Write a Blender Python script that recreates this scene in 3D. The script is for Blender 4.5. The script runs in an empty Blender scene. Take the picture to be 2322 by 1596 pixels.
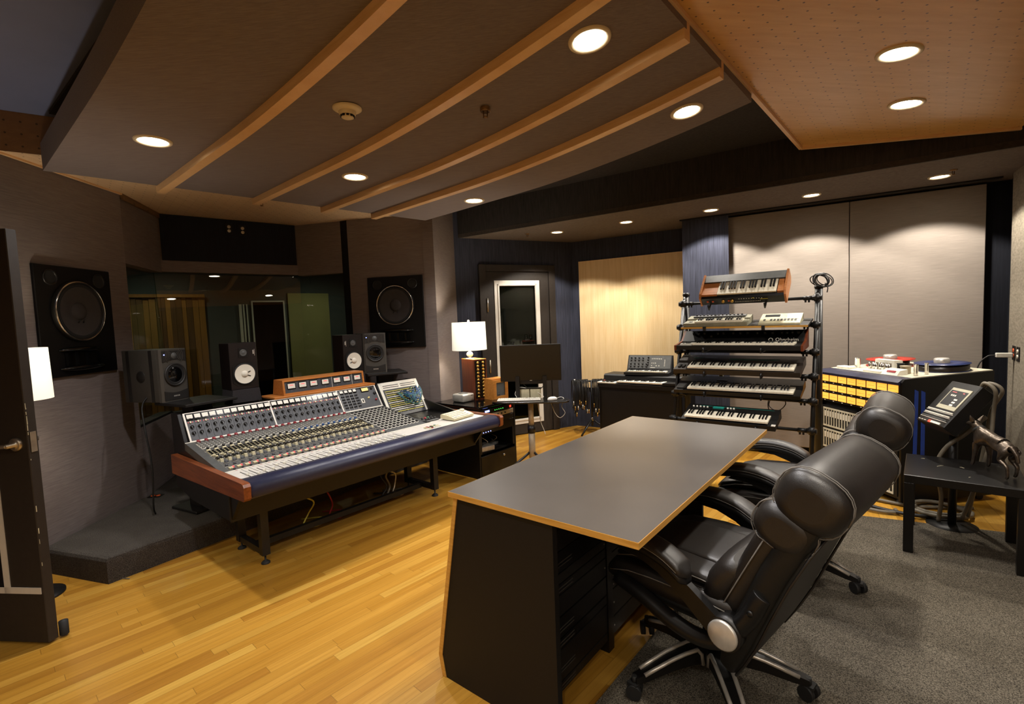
# Recording studio control room, built object by object (metres, Z up, camera stands at the world origin's plan position)
import bpy, bmesh, math, random
from mathutils import Vector, Matrix
random.seed(11)
scn = bpy.context.scene
COL = scn.collection
PI = math.pi
def rad(a): return math.radians(a)

EXPO=0.4; PW=1.35
# ------------------------------------------------------------------ materials
def lin(h):
    h = h.lstrip('#'); o = []
    for i in (0, 2, 4):
        c = int(h[i:i+2], 16)/255.0
        o.append(c/12.92 if c <= 0.04045 else ((c+0.055)/1.055)**2.4)
    return (o[0], o[1], o[2], 1.0)

class NT:
    def __init__(s, name):
        s.m = bpy.data.materials.new(name); s.m.use_nodes = True
        s.t = s.m.node_tree; s.t.nodes.clear()
        s.out = s.n('ShaderNodeOutputMaterial'); s.b = s.n('ShaderNodeBsdfPrincipled')
        s.l(s.b.outputs[0], s.out.inputs[0])
    def n(s, ty, **k):
        x = s.t.nodes.new(ty)
        for a, v in k.items(): setattr(x, a, v)
        return x
    def l(s, a, b): s.t.links.new(a, b)
    def coord(s, scale=(1,1,1), rot=(0,0,0), kind='Object'):
        tc = s.n('ShaderNodeTexCoord'); mp = s.n('ShaderNodeMapping')
        mp.inputs['Scale'].default_value = scale; mp.inputs['Rotation'].default_value = rot
        s.l(tc.outputs[kind], mp.inputs[0]); return mp.outputs[0]
    def noise(s, co, scale=5, detail=3, rough=.5):
        x = s.n('ShaderNodeTexNoise'); x.inputs['Scale'].default_value = scale
        x.inputs['Detail'].default_value = detail; x.inputs['Roughness'].default_value = rough
        s.l(co, x.inputs['Vector']); return x
    def ramp(s, fac, stops):
        r = s.n('ShaderNodeValToRGB'); e = r.color_ramp.elements
        while len(e) < len(stops): e.new(.5)
        for i, (p, c) in enumerate(stops): e[i].position = p; e[i].color = c
        s.l(fac, r.inputs[0]); return r.outputs[0]
    def math(s, op, a, b=None, c=None):
        x = s.n('ShaderNodeMath', operation=op)
        for i, v in enumerate((a, b, c)):
            if v is None: continue
            if isinstance(v, (int, float)): x.inputs[i].default_value = v
            else: s.l(v, x.inputs[i])
        return x.outputs[0]
    def mix(s, fac, a, b, mode='MIX'):
        x = s.n('ShaderNodeMix', data_type='RGBA', blend_type=mode)
        for i, v in ((0, fac), (6, a), (7, b)):
            if isinstance(v, (int, float)): x.inputs[i].default_value = v
            elif isinstance(v, tuple): x.inputs[i].default_value = v
            else: s.l(v, x.inputs[i])
        return x.outputs[2]
    def bump(s, h, strength=.2, dist=.002):
        x = s.n('ShaderNodeBump'); x.inputs['Strength'].default_value = strength; x.inputs['Distance'].default_value = dist
        s.l(h, x.inputs['Height']); s.l(x.outputs[0], s.b.inputs['Normal'])
    def set(s, rough=.5, metal=0, spec=.5):
        s.b.inputs['Roughness'].default_value = rough; s.b.inputs['Metallic'].default_value = metal
        s.b.inputs['Specular IOR Level'].default_value = spec

def mat(name, c, rough=.5, metal=0, spec=.5, var=.12, scale=30, stretch=(1,1,1), bump=0, bscale=300, emit=0, ecol=None, coat=0):
    t = NT(name); t.set(rough, metal, spec); col = lin(c)
    co = t.coord(stretch)
    nz = t.noise(co, scale, 3)
    lo = tuple(x*(1-var) for x in col[:3])+(1,); hi = tuple(min(1, x*(1+var)) for x in col[:3])+(1,)
    t.l(t.ramp(nz.outputs[0], [(.3, lo), (.7, hi)]), t.b.inputs['Base Color'])
    if bump:
        n2 = t.noise(co, bscale, 2); t.bump(n2.outputs[0], bump, .002)
    if coat:
        t.b.inputs['Coat Weight'].default_value = coat; t.b.inputs['Coat Roughness'].default_value = .08
    if emit:
        t.b.inputs['Emission Color'].default_value = lin(ecol or c); t.b.inputs['Emission Strength'].default_value = emit
    return t.m

def fabric(name, ca, cb, scale, rot=(0,0,0), rough=.9, spec=.25):
    t = NT(name); t.set(rough, 0, spec)
    co = t.coord(scale, rot); nz = t.noise(co, 1.0, 4, .65)
    co2 = t.coord(); big = t.noise(co2, 1.3, 2)
    c = t.ramp(nz.outputs[0], [(.32, lin(ca)), (.68, lin(cb))])
    k = t.ramp(big.outputs[0], [(.3, (.9,.9,.9,1)), (.7, (1,1,1,1))])
    t.l(t.mix(1.0, c, k, 'MULTIPLY'), t.b.inputs['Base Color'])
    t.bump(nz.outputs[0], .25, .002)
    return t.m

def wood(name, ca, cb, stretch=(2,30,30), rot=(0,0,0), rough=.4, spec=.4, coat=0):
    t = NT(name); t.set(rough, 0, spec)
    co = t.coord(stretch, rot); nz = t.noise(co, 1.6, 6, .62)
    t.l(t.ramp(nz.outputs[0], [(.3, lin(ca)), (.7, lin(cb))]), t.b.inputs['Base Color'])
    if coat: t.b.inputs['Coat Weight'].default_value = coat; t.b.inputs['Coat Roughness'].default_value = .15
    return t.m

def boards(name, ang, w, L, pal, rough, grid=False):
    t = NT(name); t.set(rough, 0, .45)
    co = t.coord((1,1,1), (0,0,-ang)); sp = t.n('ShaderNodeSeparateXYZ'); t.l(co, sp.inputs[0])
    x, y = sp.outputs[0], sp.outputs[1]
    row = t.math('FLOOR', t.math('DIVIDE', y, w))
    wn = t.n('ShaderNodeTexWhiteNoise', noise_dimensions='1D'); t.l(row, wn.inputs['W'])
    xs = t.math('ADD', x, t.math('MULTIPLY', wn.outputs['Value'], 0 if grid else 7.3))
    col = t.math('FLOOR', t.math('DIVIDE', xs, L))
    cb = t.n('ShaderNodeCombineXYZ'); t.l(row, cb.inputs[0]); t.l(col, cb.inputs[1])
    w2 = t.n('ShaderNodeTexWhiteNoise', noise_dimensions='3D'); t.l(cb.outputs[0], w2.inputs['Vector'])
    base = t.ramp(w2.outputs['Value'], [(i/(len(pal)-1), lin(c)) for i, c in enumerate(pal)])
    gco = t.n('ShaderNodeCombineXYZ'); t.l(t.math('MULTIPLY', xs, 2.2), gco.inputs[0]); t.l(t.math('MULTIPLY', y, 70), gco.inputs[1])
    t.l(t.math('MULTIPLY', w2.outputs['Value'], 50), gco.inputs[2])
    g = t.noise(gco.outputs[0], 1.0, 5, .6)
    grain = t.ramp(g.outputs[0], [(.3, (.80,.76,.70,1)), (.6, (1,1,1,1))])
    c = t.mix(1.0, base, grain, 'MULTIPLY')
    fy = t.math('FRACT', t.math('DIVIDE', y, w)); fx = t.math('FRACT', t.math('DIVIDE', xs, L))
    gy = t.math('LESS_THAN', fy, .03); gx = t.math('LESS_THAN', fx, .0025 if not grid else .012)
    c = t.mix(t.math('MULTIPLY', t.math('MAXIMUM', gy, gx), .55), c, lin('#4a3010'))
    t.l(c, t.b.inputs['Base Color'])
    t.l(t.math('ADD', t.math('MULTIPLY', g.outputs[0], .12), rough-.06), t.b.inputs['Roughness'])
    t.bump(t.math('MAXIMUM', gy, gx), -.12, .001)
    return t.m

def perforated(name, ca, cb, pitch, rot, rough=.35, plane='xy', stretch=(2.5,22,22), r=.10, hole=.85):
    # plywood veneer with rows of small drilled holes
    t = NT(name); t.set(rough, 0, .4)
    co = t.coord(stretch, rot); nz = t.noise(co, 1.2, 5, .6)
    c = t.ramp(nz.outputs[0], [(.25, lin(ca)), (.75, lin(cb))])
    co2 = t.coord((1,1,1), rot); sp = t.n('ShaderNodeSeparateXYZ'); t.l(co2, sp.inputs[0])
    ax = {'xy': (0,1), 'xz': (0,2), 'yz': (1,2)}[plane]
    f = []
    for a, pt in zip(ax, pitch):
        v = t.math('FRACT', t.math('DIVIDE', sp.outputs[a], pt)); v = t.math('MULTIPLY', t.math('SUBTRACT', v, .5), pt)
        f.append(t.math('MULTIPLY', v, v))
    d = t.math('LESS_THAN', t.math('ADD', f[0], f[1]), r*r)
    t.l(t.mix(t.math('MULTIPLY', d, hole), c, lin('#2a1805')), t.b.inputs['Base Color'])
    return t.m

def carpet(name, ca, cb, scale=260):
    t = NT(name); t.set(.95, 0, .1)
    co = t.coord(); n1 = t.noise(co, scale, 2, .7); n2 = t.noise(co, 7, 3)
    c = t.ramp(n1.outputs[0], [(.35, lin(ca)), (.65, lin(cb))])
    t.l(t.mix(1.0, c, t.ramp(n2.outputs[0], [(.3, (.8,.8,.8,1)), (.7, (1,1,1,1))]), 'MULTIPLY'), t.b.inputs['Base Color'])
    t.bump(n1.outputs[0], .8, .006)
    return t.m

def pane(name, tint, refl=.9, ior=1.6):
    t = NT(name); t.t.nodes.remove(t.b)
    tr = t.n('ShaderNodeBsdfTransparent'); tr.inputs[0].default_value = lin(tint)
    gl = t.n('ShaderNodeBsdfGlossy'); gl.inputs['Roughness'].default_value = 0.0
    fr = t.n('ShaderNodeFresnel'); fr.inputs[0].default_value = ior
    mx = t.n('ShaderNodeMixShader'); gm = t.n('ShaderNodeNewGeometry'); t.l(t.math('MULTIPLY', t.math('MULTIPLY', fr.outputs[0], refl), t.math('SUBTRACT', 1.0, gm.outputs['Backfacing'])), mx.inputs[0])
    t.l(tr.outputs[0], mx.inputs[1]); t.l(gl.outputs[0], mx.inputs[2]); t.l(mx.outputs[0], t.out.inputs[0])
    return t.m

def shade_mat(name, c, emit):
    t = NT(name); t.set(.9, 0, .1)
    t.b.inputs['Base Color'].default_value = lin(c)
    t.b.inputs['Emission Color'].default_value = lin(c); t.b.inputs['Emission Strength'].default_value = emit
    return t.m

FA, FB = '#675d5a', '#7e7470'
M = dict(
 lcdframe=mat('lcd_bezel', '#a9a58f', .45, var=.03),
 fab=fabric('grey_fabric', FA, FB, (9,9,300)),
 fabcloud=fabric('grey_fabric_ceiling', '#6b6160', '#7f7573', (8,260,260), (0,0,rad(-44))),
 fabpanel=fabric('grey_fabric_panel', '#80776f', '#90877e', (7,7,260)),
 fabright=fabric('grey_fabric_right', '#6e665a', '#8c8474', (26,26,60)),
 blue=fabric('blue_fabric', '#272933', '#3b3e4d', (90,90,3)),
 darkblue=fabric('dark_blue_fabric', '#15161c', '#1e2028', (90,90,4)),
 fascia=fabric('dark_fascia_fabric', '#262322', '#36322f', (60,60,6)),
 soffit=fabric('soffit_fabric', '#574d46', '#685d54', (40,40,40)),
 bluec=mat('blue_ceiling_paint', '#666d8c', .9, var=.04, scale=6),
 floor=boards('oak_strip_floor', rad(47.5), .057, .93, ['#996a24','#ab7c2c','#b78a39','#a57628','#c09845'], .30),
 parq=boards('oak_parquet', rad(60), .105, .105, ['#a8761f','#c08e2e','#cf9f44','#b5822a'], .4, True),
 perfr=perforated('perforated_ceiling_ply', '#c0914e', '#d2a664', (.075,.075), (0,0,rad(-49.5)), .30, 'xy', (2.5,20,20), .0048),
 perfb=perforated('perforated_ring_ply', '#cfae86', '#dfc29c', (.075,.075), (0,0,rad(-41)), .42, 'xy', (20,2.5,20), .0048),
 perff=perforated('perforated_fascia_ply', '#63462a', '#745534', (.075,.075), (0,0,rad(-32)), .42, 'xz', (3,20,20), .006),
 perfp=perforated('perforated_wall_ply', '#d5b683', '#e6cda2', (.022,.022), (0,0,rad(32.3)), .42, 'xz', (22,22,1.6), .0017, .4),
 maple=wood('maple_trim', '#cfa573', '#e0bc8e', (3,3,30), rough=.35),
 edge=wood('plywood_edge', '#b07f33', '#cb9a4a', (4,4,60), rough=.45),
 teak=wood('teak_cheek', '#5c2c14', '#8a4a26', (40,3,40), rough=.35, coat=.3),
 ledge=wood('orange_teak', '#9a5a24', '#bd7a3c', (3,40,40), rough=.4),
 walnut=wood('walnut', '#4a2110', '#6e3519', (30,30,3), rough=.35),
 honey=wood('honey_wood', '#a5662a', '#c4863f', (3,30,30), rough=.35),
 synthwood=wood('synth_teak', '#a3602f', '#c58550', (4,40,40), rough=.4),
 slat1=wood('slat_dark', '#4a3110', '#62431a', (20,20,2), rough=.6),
 slat2=wood('slat_light', '#7d551c', '#96692a', (20,20,2), rough=.6),
 blk=mat('black_paint', '#0c0b0a', .5, spec=.35),
 blk2=mat('black_satin', '#080707', .35, spec=.4),
 blkgloss=mat('black_gloss', '#060606', .12, spec=.5),
 baffle=mat('black_baffle', '#070606', .38, spec=.3),
 blkmetal=mat('black_powder_metal', '#1b1a19', .42, metal=.3),
 dkbrown=mat('dark_brown_metal', '#15120d', .5, spec=.4),
 doorp=mat('dark_door_paint', '#29231e', .55, spec=.35),
 grey=mat('module_grey', '#6f6e69', .5),
 dkgrey=mat('module_dark_grey', '#4a4b4a', .5),
 strip=mat('channel_strip_grey', '#4f4f4d', .5),
 ltgrey=mat('fader_panel_grey', '#c0bbb2', .45, var=.05),
 slate=mat('meter_slate', '#3b3d41', .5),
 white=mat('white_plastic', '#d9d5c8', .4, var=.03),
 cream=mat('cream_plastic', '#cfc6a4', .45, var=.04),
 ivory=mat('ivory_keys', '#e3dcc8', .3, var=.03),
 yellow=mat('yellow_strip', '#b9b045', .5),
 yelmeter=mat('yellow_meter', '#d8c27a', .5, emit=.25),
 red=mat('red_knob', '#8c1822', .4),
 redb=mat('red_button', '#8d1f2a', .4),
 redlit=mat('red_indicator', '#d05050', .4, emit=.9, ecol='#e05050'),
 bluek=mat('blue_knob', '#1c4a86', .4),
 green=mat('green_knob', '#1e5c40', .4),
 orange=mat('orange_socket', '#c9521f', .5),
 sock=mat('white_socket', '#cfc8b6', .45),
 silver=mat('brushed_silver', '#c4c0b8', .36, metal=.6),
 alu=mat('aluminium_trim', '#cfcac0', .45, metal=.1, var=.02),
 chrome=mat('polished_chrome', '#d6d2cc', .14, metal=1),
 nickel=mat('satin_nickel', '#b3aa9b', .3, metal=.9),
 brass=mat('tarnished_brass', '#7a5a34', .4, metal=.7),
 gold=mat('brass_plug', '#c79a4a', .3, metal=.9),
 navy=mat('navy_leather', '#22243c', .36, spec=.5, var=.1, scale=60, bump=.25, bscale=500),
 leather=mat('black_leather', '#1a1613', .42, spec=.6, var=.12, scale=25, bump=.2, bscale=420),
 leather2=mat('black_leather_matte', '#0b0a08', .5, spec=.45, var=.1, bump=.2, bscale=420),
 plastic=mat('black_plastic', '#0b0a0a', .42, spec=.45),
 stitch=mat('grey_stitching', '#6a6660', .7),
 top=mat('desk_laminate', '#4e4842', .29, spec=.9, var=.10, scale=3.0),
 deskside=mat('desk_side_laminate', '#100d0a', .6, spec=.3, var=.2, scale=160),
 riser=carpet('riser_carpet', '#2c2926', '#5a5550', 230),
 rug=carpet('rug_carpet', '#2e2a24', '#7c7466', 210),
 cone=mat('woofer_cone', '#322d2b', .8, var=.06),
 conew=mat('white_cone', '#dcd7c8', .6, var=.02),
 rubber=mat('rubber', '#0d0d0d', .7),
 spkgrey=mat('speaker_grey', '#3f3c37', .5, var=.06),
 spkdk=mat('speaker_dark', '#1d1b19', .5),
 ns=wood('black_ash', '#0c0807', '#1a100e', (30,30,4), rough=.45),
 foam=mat('foam_pad', '#221e20', .95, var=.3, scale=200),
 lampw=mat('white_ceramic', '#e8e4de', .15, var=.02),
 shade=shade_mat('lamp_shade', '#f3edd8', .5),
 keyblk=mat('black_keys', '#0b0b0c', .25),
 olive=mat('olive_grey_case', '#7b7864', .5),
 beige=mat('beige_case', '#b8b193', .5),
 creamdeck=mat('cream_deck', '#c4bea8', .42),
 dxbrown=mat('brown_case', '#1f1710', .45),
 teal=mat('teal_print', '#1d8074', .5),
 txt=mat('white_print', '#d8d4c8', .6),
 vuor=mat('amber_meter', '#e0a050', .5, emit=1.2, ecol='#ef9a36'),
 reelred=mat('red_reel', '#a32a1d', .3),
 reelblue=mat('blue_reel', '#1d2a55', .3),
 tape=mat('brown_tape', '#1c1512', .3),
 bluetape=mat('blue_masking_tape', '#1d3a8a', .6),
 screen=mat('lcd_screen', '#b7b39c', .4, emit=.12, ecol='#b7b39c'),
 screendk=mat('lcd_dark', '#24272a', .3),
 monitor=mat('monitor_panel', '#13100a', .28, spec=.5, var=.03),
 bronze=mat('cast_pewter', '#5a5046', .34, metal=.85, var=.3, scale=40, bump=.6, bscale=120),
 cabgrey=mat('grey_cable', '#6a6355', .55),
 cabwht=mat('white_cable', '#c9c5ba', .5),
 cabblk=mat('black_cable', '#0e0d0d', .5),
 cabblue=mat('blue_cable', '#23507e', .45),
 cabgreen=mat('green_cable', '#22625e', .45),
 postgrey=mat('beige_post', '#a0937c', .45, metal=.2),
 tray=mat('tray_black', '#15120f', .22, spec=.55),
 glass=pane('window_glass', '#e6ede0', 1.0, 1.9),
 glassdoor=pane('door_glass', '#d8e0d4', .8),
 tube=mat('black_rack_tube', '#0c0c0c', .42, spec=.4),
 vent=mat('slot_grey', '#3a3733', .5),
 ledblue=mat('blue_led', '#8fa0ff', .4, emit=4, ecol='#7f90ff'),
 ledgreen=mat('green_led', '#40d050', .4, emit=2.5, ecol='#40e050'),
 ledred=mat('red_led', '#ff3020', .4, emit=3, ecol='#ff3020'),
 bulb=mat('lamp_lens', '#fff6e4', .5, emit=22, ecol='#fff4e0', var=0),
 bulb2=mat('lamp_lens_small', '#fff6e4', .5, emit=14, ecol='#fff4e0', var=0),
 ringw=mat('light_trim', '#cdbfa2', .5, var=.03),
 booth=mat('far_room_wall', '#434a4a', .85, var=.06, scale=3),
 boothy=mat('far_room_panel', '#8d8a58', .8, var=.08, scale=3),
)

# ------------------------------------------------------------------ geometry
class MB:
    def __init__(s): s.v=[]; s.f=[]; s.mi=[]; s.sm=[]; s.X=Matrix()
    def add(s, vs, fs, m=0, smooth=False):
        b=len(s.v); s.v.extend([tuple(s.X @ Vector(p)) for p in vs])
        for f in fs: s.f.append(tuple(b+i for i in f)); s.mi.append(m); s.sm.append(smooth)
        return s
    def box(s, x0,x1,y0,y1,z0,z1, m=0, bev=0, seg=2):
        if bev:
            bm=bmesh.new(); bmesh.ops.create_cube(bm, size=1)
            for v in bm.verts: v.co=Vector(((x0+x1)/2+v.co.x*(x1-x0),(y0+y1)/2+v.co.y*(y1-y0),(z0+z1)/2+v.co.z*(z1-z0)))
            bmesh.ops.bevel(bm, geom=bm.edges[:], offset=bev, segments=seg, affect='EDGES', profile=.5)
            s.bm(bm, m, seg>1); return s
        vs=[(x,y,z) for x in(x0,x1) for y in(y0,y1) for z in(z0,z1)]
        return s.add(vs,[(0,1,3,2),(4,6,7,5),(0,4,5,1),(2,3,7,6),(0,2,6,4),(1,5,7,3)],m)
    def bm(s, bm, m=0, smooth=False):
        bm.verts.ensure_lookup_table(); bm.verts.index_update()
        s.add([v.co.copy() for v in bm.verts],[[v.index for v in f.verts] for f in bm.faces],m,smooth); bm.free()
    def prism(s, poly, a, b, axis='z', m=0, smooth=False):
        n=len(poly)
        def P(p,t): return {'z':(p[0],p[1],t),'x':(t,p[0],p[1]),'y':(p[0],t,p[1])}[axis]
        vs=[P(p,a) for p in poly]+[P(p,b) for p in poly]
        s.add(vs,[tuple(range(n))[::-1],tuple(range(n,2*n))],m,False); k=len(s.v)-2*n
        for i in range(n):
            j=(i+1)%n; s.f.append((k+i,k+j,k+n+j,k+n+i)); s.mi.append(m); s.sm.append(smooth)
        return s
    def loft(s, rings, m=0, smooth=True, caps=True, closed=True):
        n=len(rings[0]); vs=[p for r in rings for p in r]; fs=[]
        for i in range(len(rings)-1):
            for j in range(n if closed else n-1):
                k=(j+1)%n; fs.append((i*n+j,i*n+k,(i+1)*n+k,(i+1)*n+j))
        b=len(s.v); s.add(vs,fs,m,smooth)
        if caps and closed:
            L=len(rings)-1
            if caps is True or 'a' in caps: s.f.append(tuple(b+i for i in range(n))[::-1]); s.mi.append(m); s.sm.append(False)
            if caps is True or 'b' in caps: s.f.append(tuple(b+L*n+i for i in range(n))); s.mi.append(m); s.sm.append(False)
        return s
    def cyl(s, p0, p1, r0, r1=None, n=14, m=0, caps=True, smooth=True):
        p0,p1=Vector(p0),Vector(p1); r1=r0 if r1 is None else r1
        d=(p1-p0).normalized(); a=d.orthogonal().normalized(); b=d.cross(a)
        R=lambda c,r:[tuple(c+(a*math.cos(2*PI*i/n)+b*math.sin(2*PI*i/n))*r) for i in range(n)]
        return s.loft([R(p0,r0),R(p1,r1)],m,smooth,caps)
    def tube(s, pts, r, n=7, m=0, radii=None, flat=None):
        pts=[Vector(p) for p in pts]; rings=[]; a=None
        for i,p in enumerate(pts):
            d=(pts[min(i+1,len(pts)-1)]-pts[max(i-1,0)])
            d=d.normalized() if d.length>1e-9 else Vector((0,0,1))
            a=d.orthogonal().normalized() if a is None else (a-d*a.dot(d)).normalized()
            b=d.cross(a); rr=radii[i] if radii else r
            rings.append([tuple(p+(a*math.cos(2*PI*k/n)+b*math.sin(2*PI*k/n))*rr) for k in range(n)])
        return s.loft(rings,m,True,True)
    def lathe(s, prof, c=(0,0,0), axis=(0,0,1), n=24, m=0, smooth=True):
        c=Vector(c); d=Vector(axis).normalized(); a=d.orthogonal().normalized(); b=d.cross(a)
        return s.loft([[tuple(c+d*z+(a*math.cos(2*PI*i/n)+b*math.sin(2*PI*i/n))*max(r,1e-4)) for i in range(n)] for r,z in prof],m,smooth,('a' if prof[0][0]<.002 else '')+('b' if prof[-1][0]<.002 else ''))
    def ball(s, c, r, sc=(1,1,1), m=0, u=14, v=9):
        return s.loft([[(c[0]+r*sc[0]*math.sin(PI*(i+.02)/(v+.04))*math.cos(2*PI*j/u),c[1]+r*sc[1]*math.sin(PI*(i+.02)/(v+.04))*math.sin(2*PI*j/u),c[2]+r*sc[2]*math.cos(PI*(i+.02)/(v+.04))) for j in range(u)] for i in range(v+1)],m,True,True)
    def build(s, name, mats, parent=None, loc=None, rotz=0, X=None, label=None):
        me=bpy.data.meshes.new(name); me.from_pydata(s.v,[],s.f)
        for m in (mats if isinstance(mats,(list,tuple)) else [mats]): me.materials.append(M[m] if isinstance(m,str) else m)
        me.polygons.foreach_set('material_index',s.mi); me.polygons.foreach_set('use_smooth',s.sm)
        bm=bmesh.new(); bm.from_mesh(me); bmesh.ops.recalc_face_normals(bm,faces=bm.faces); bm.to_mesh(me); bm.free()
        me.update()
        o=bpy.data.objects.new(name,me); COL.objects.link(o)
        if parent is not None: o.parent=parent
        if X is not None: o.matrix_local=X
        elif loc is not None: o.matrix_local=Matrix.Translation(loc)@Matrix.Rotation(rotz,4,'Z')
        if label: o['label']=label
        return o

def inst(src, parent, X, name=None):
    o=bpy.data.objects.new(name or src.name.split('.')[0], src.data); COL.objects.link(o); o.parent=parent; o.matrix_local=X; return o
def thing(name, label, cat, loc=(0,0,0), rotz=0, group=None, X=None):
    o=bpy.data.objects.new(name,None); COL.objects.link(o); o.empty_display_size=.1
    o.matrix_local = X if X is not None else Matrix.Translation(loc)@Matrix.Rotation(rotz,4,'Z')
    o['label']=label; o['category']=cat
    if group: o['group']=group
    return o
def tag(o, label, cat, group=None, kind=None):
    o['label']=label; o['category']=cat
    if group: o['group']=group
    if kind: o['kind']=kind
    return o
def struct(o, label=None):
    o['kind']='structure'
    if label: o['label']=label; o['category']=label.split()[-1]
    return o
def dup(root, label, X, group=None):
    r=root.copy(); COL.objects.link(r); r.matrix_local=X; r['label']=label
    if group: r['group']=group
    for ch in list(root.children):
        c=ch.copy(); COL.objects.link(c); c.parent=r; c.matrix_local=ch.matrix_local
        for g in ch.children:
            d=g.copy(); COL.objects.link(d); d.parent=c; d.matrix_local=g.matrix_local
    return r
def FX(x,y,z=0,a=0): return Matrix.Translation((x,y,z))@Matrix.Rotation(rad(a),4,'Z')
def T(x,y,z): return Matrix.Translation((x,y,z))
def RX(a): return Matrix.Rotation(rad(a),4,'X')
def RY(a): return Matrix.Rotation(rad(a),4,'Y')
def RZ(a): return Matrix.Rotation(rad(a),4,'Z')
def spline(pts, k=8):
    P=[Vector(p) for p in pts]; P=[P[0]*2-P[1]]+P+[P[-1]*2-P[-2]]; out=[]
    for i in range(1,len(P)-2):
        for j in range(k):
            t=j/k; a,b,c,d=P[i-1],P[i],P[i+1],P[i+2]
            out.append(.5*((2*b)+(c-a)*t+(2*a-5*b+4*c-d)*t*t+(3*b-a-3*c+d)*t**3))
    out.append(P[-2]); return out
def cable(name, pts, r, m, label, cat='cable', group=None, k=8, n=7):
    return tag(MB().tube(spline(pts,k),r,n).build(name,m),label,cat,group)
def text_mesh(name, body, size, m, parent, X, depth=.0006):
    cu=bpy.data.curves.new(name+'_curve','FONT'); cu.body=body; cu.size=size; cu.extrude=depth; cu.resolution_u=2
    tmp=bpy.data.objects.new(name+'_tmp',cu); COL.objects.link(tmp); bpy.context.view_layer.update()
    me=bpy.data.meshes.new_from_object(tmp.evaluated_get(bpy.context.evaluated_depsgraph_get()))
    bpy.data.objects.remove(tmp); me.materials.clear(); me.materials.append(M[m]); me.name=name
    o=bpy.data.objects.new(name,me); COL.objects.link(o); o.parent=parent; o.matrix_local=X; return o
# ------------------------------------------------------------------ the room shell
IN = Vector((0.4, 3.2))
def wall(name, p, q, z0, z1, m, th=.12, label=None, parent=None):
    p,q=Vector(p),Vector(q); d=(q-p).normalized(); n=Vector((-d.y,d.x))
    if n.dot(IN-(p+q)/2)>0: n=-n
    a,b=p+n*th,q+n*th
    return struct(MB().prism([tuple(p),tuple(q),tuple(b),tuple(a)],z0,z1).build(name,m,parent),label)
def slab(name, poly, z0, z1, m): return struct(MB().prism(poly,z0,z1).build(name,m))

AB=(-3.18,4.16); BC=(-3.40,4.90); CD=(-2.42,5.74); DE=(-1.86,5.60); ES=(-1.774,5.56); EF=(-.795,5.356)
FG=(-.66,6.14); GH=(.88,6.90)
slab('floor',[(-5.5,-3),(6,-3),(6,11),(-5.5,11)],-.1,0,'floor')
slab('floor_parquet',[(1.55,3.55),(1.95,5.27),(4.2,4.05),(3.9,2.9),(2.4,2.0)],.0005,.003,'parq')
# left side and control room window bay
wall('wall_left',(-3.0,-2.6),AB,0,2.70,'fab')
wall('wall_bay_left_lower',AB,BC,0,.74,'fab'); wall('wall_bay_left_upper',AB,BC,2.13,2.70,'fab')
wall('wall_bay_middle_lower',BC,CD,0,.72,'fab'); wall('wall_bay_middle_upper',BC,CD,2.14,2.70,'fab')
wall('wall_bay_right_lower',CD,DE,0,.72,'fab'); wall('wall_bay_right_upper',CD,DE,2.13,2.70,'fab')
wall('wall_bay_return',DE,ES,0,2.70,'blk')  # facet lies in shade; that darkness is put in as black
wall('wall_front_right',ES,EF,0,2.72,'fab')
wall('wall_front_return',EF,FG,0,2.9,'fab')
for i,(p,q,z0) in enumerate(((AB,BC,.74),(BC,CD,.72),(CD,DE,.72))):
    p,q=Vector(p),Vector(q); d=(q-p).normalized(); n=Vector((-d.y,d.x))
    ka=(0,.65,.50)[i]; kb=(.65,.50,0)[i]
    ring_=lambda o,z:[(*(p+n*o-d*(o*ka)),z),(*(q+n*o+d*(o*kb)),z),(*(q+n*(o+.010)+d*((o+.01)*kb)),z),(*(p+n*(o+.010)-d*((o+.01)*ka)),z)]
    struct(MB().loft([ring_(.020,z0),ring_(.085,2.14)],0,False,True).build('window_%d'%(i+1),'glass'))
    sl=wall('trim_%d'%(i+5),tuple(p+n*.012),tuple(q+n*.012),z0-.001,z0+.02,'blk',.108)
# recessed dark panel over the window
def on(p,q,s): p,q=Vector(p),Vector(q); return tuple(p+(q-p).normalized()*s)
_d=(Vector(CD)-Vector(BC)).normalized(); _n=Vector((_d.y,-_d.x))
wall('wall_bay_dark_panel',tuple(Vector(BC)+_n*.02+_d*.012),tuple(Vector(CD)+_n*.02-_d*.012),2.25,2.695,'darkblue',.03)
# back right: blue walls, door wall, panel wall, right wall
wall('wall_door_side',FG,GH,0,2.95,'blue')
HP=(2.22,6.055)
wall('wall_back',GH,HP,0,2.95,'blue')
PL=(1.935,5.55); PR=(2.335,5.295)
struct(MB().prism([PL,PR,(2.362,5.51),(2.22,6.055)],0,2.556).build('wall_blue_pier','blue'))
wall('wall_back_right',(2.372,5.51),(4.432,4.20),0,2.95,'darkblue',.2)
wall('wall_recess',(4.35,4.35),(4.13,4.04),0,2.9,'darkblue',.25)
wall('wall_right',(4.09,4.06),(3.43,3.02),0,2.9,'fabright',.04)
wall('wall_right_rear',(3.43,3.02),(3.3,-2.6),0,2.95,'fab')
wall('wall_rear',(-3.0,-2.6),(3.3,-2.6),0,2.95,'perfp')
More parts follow.
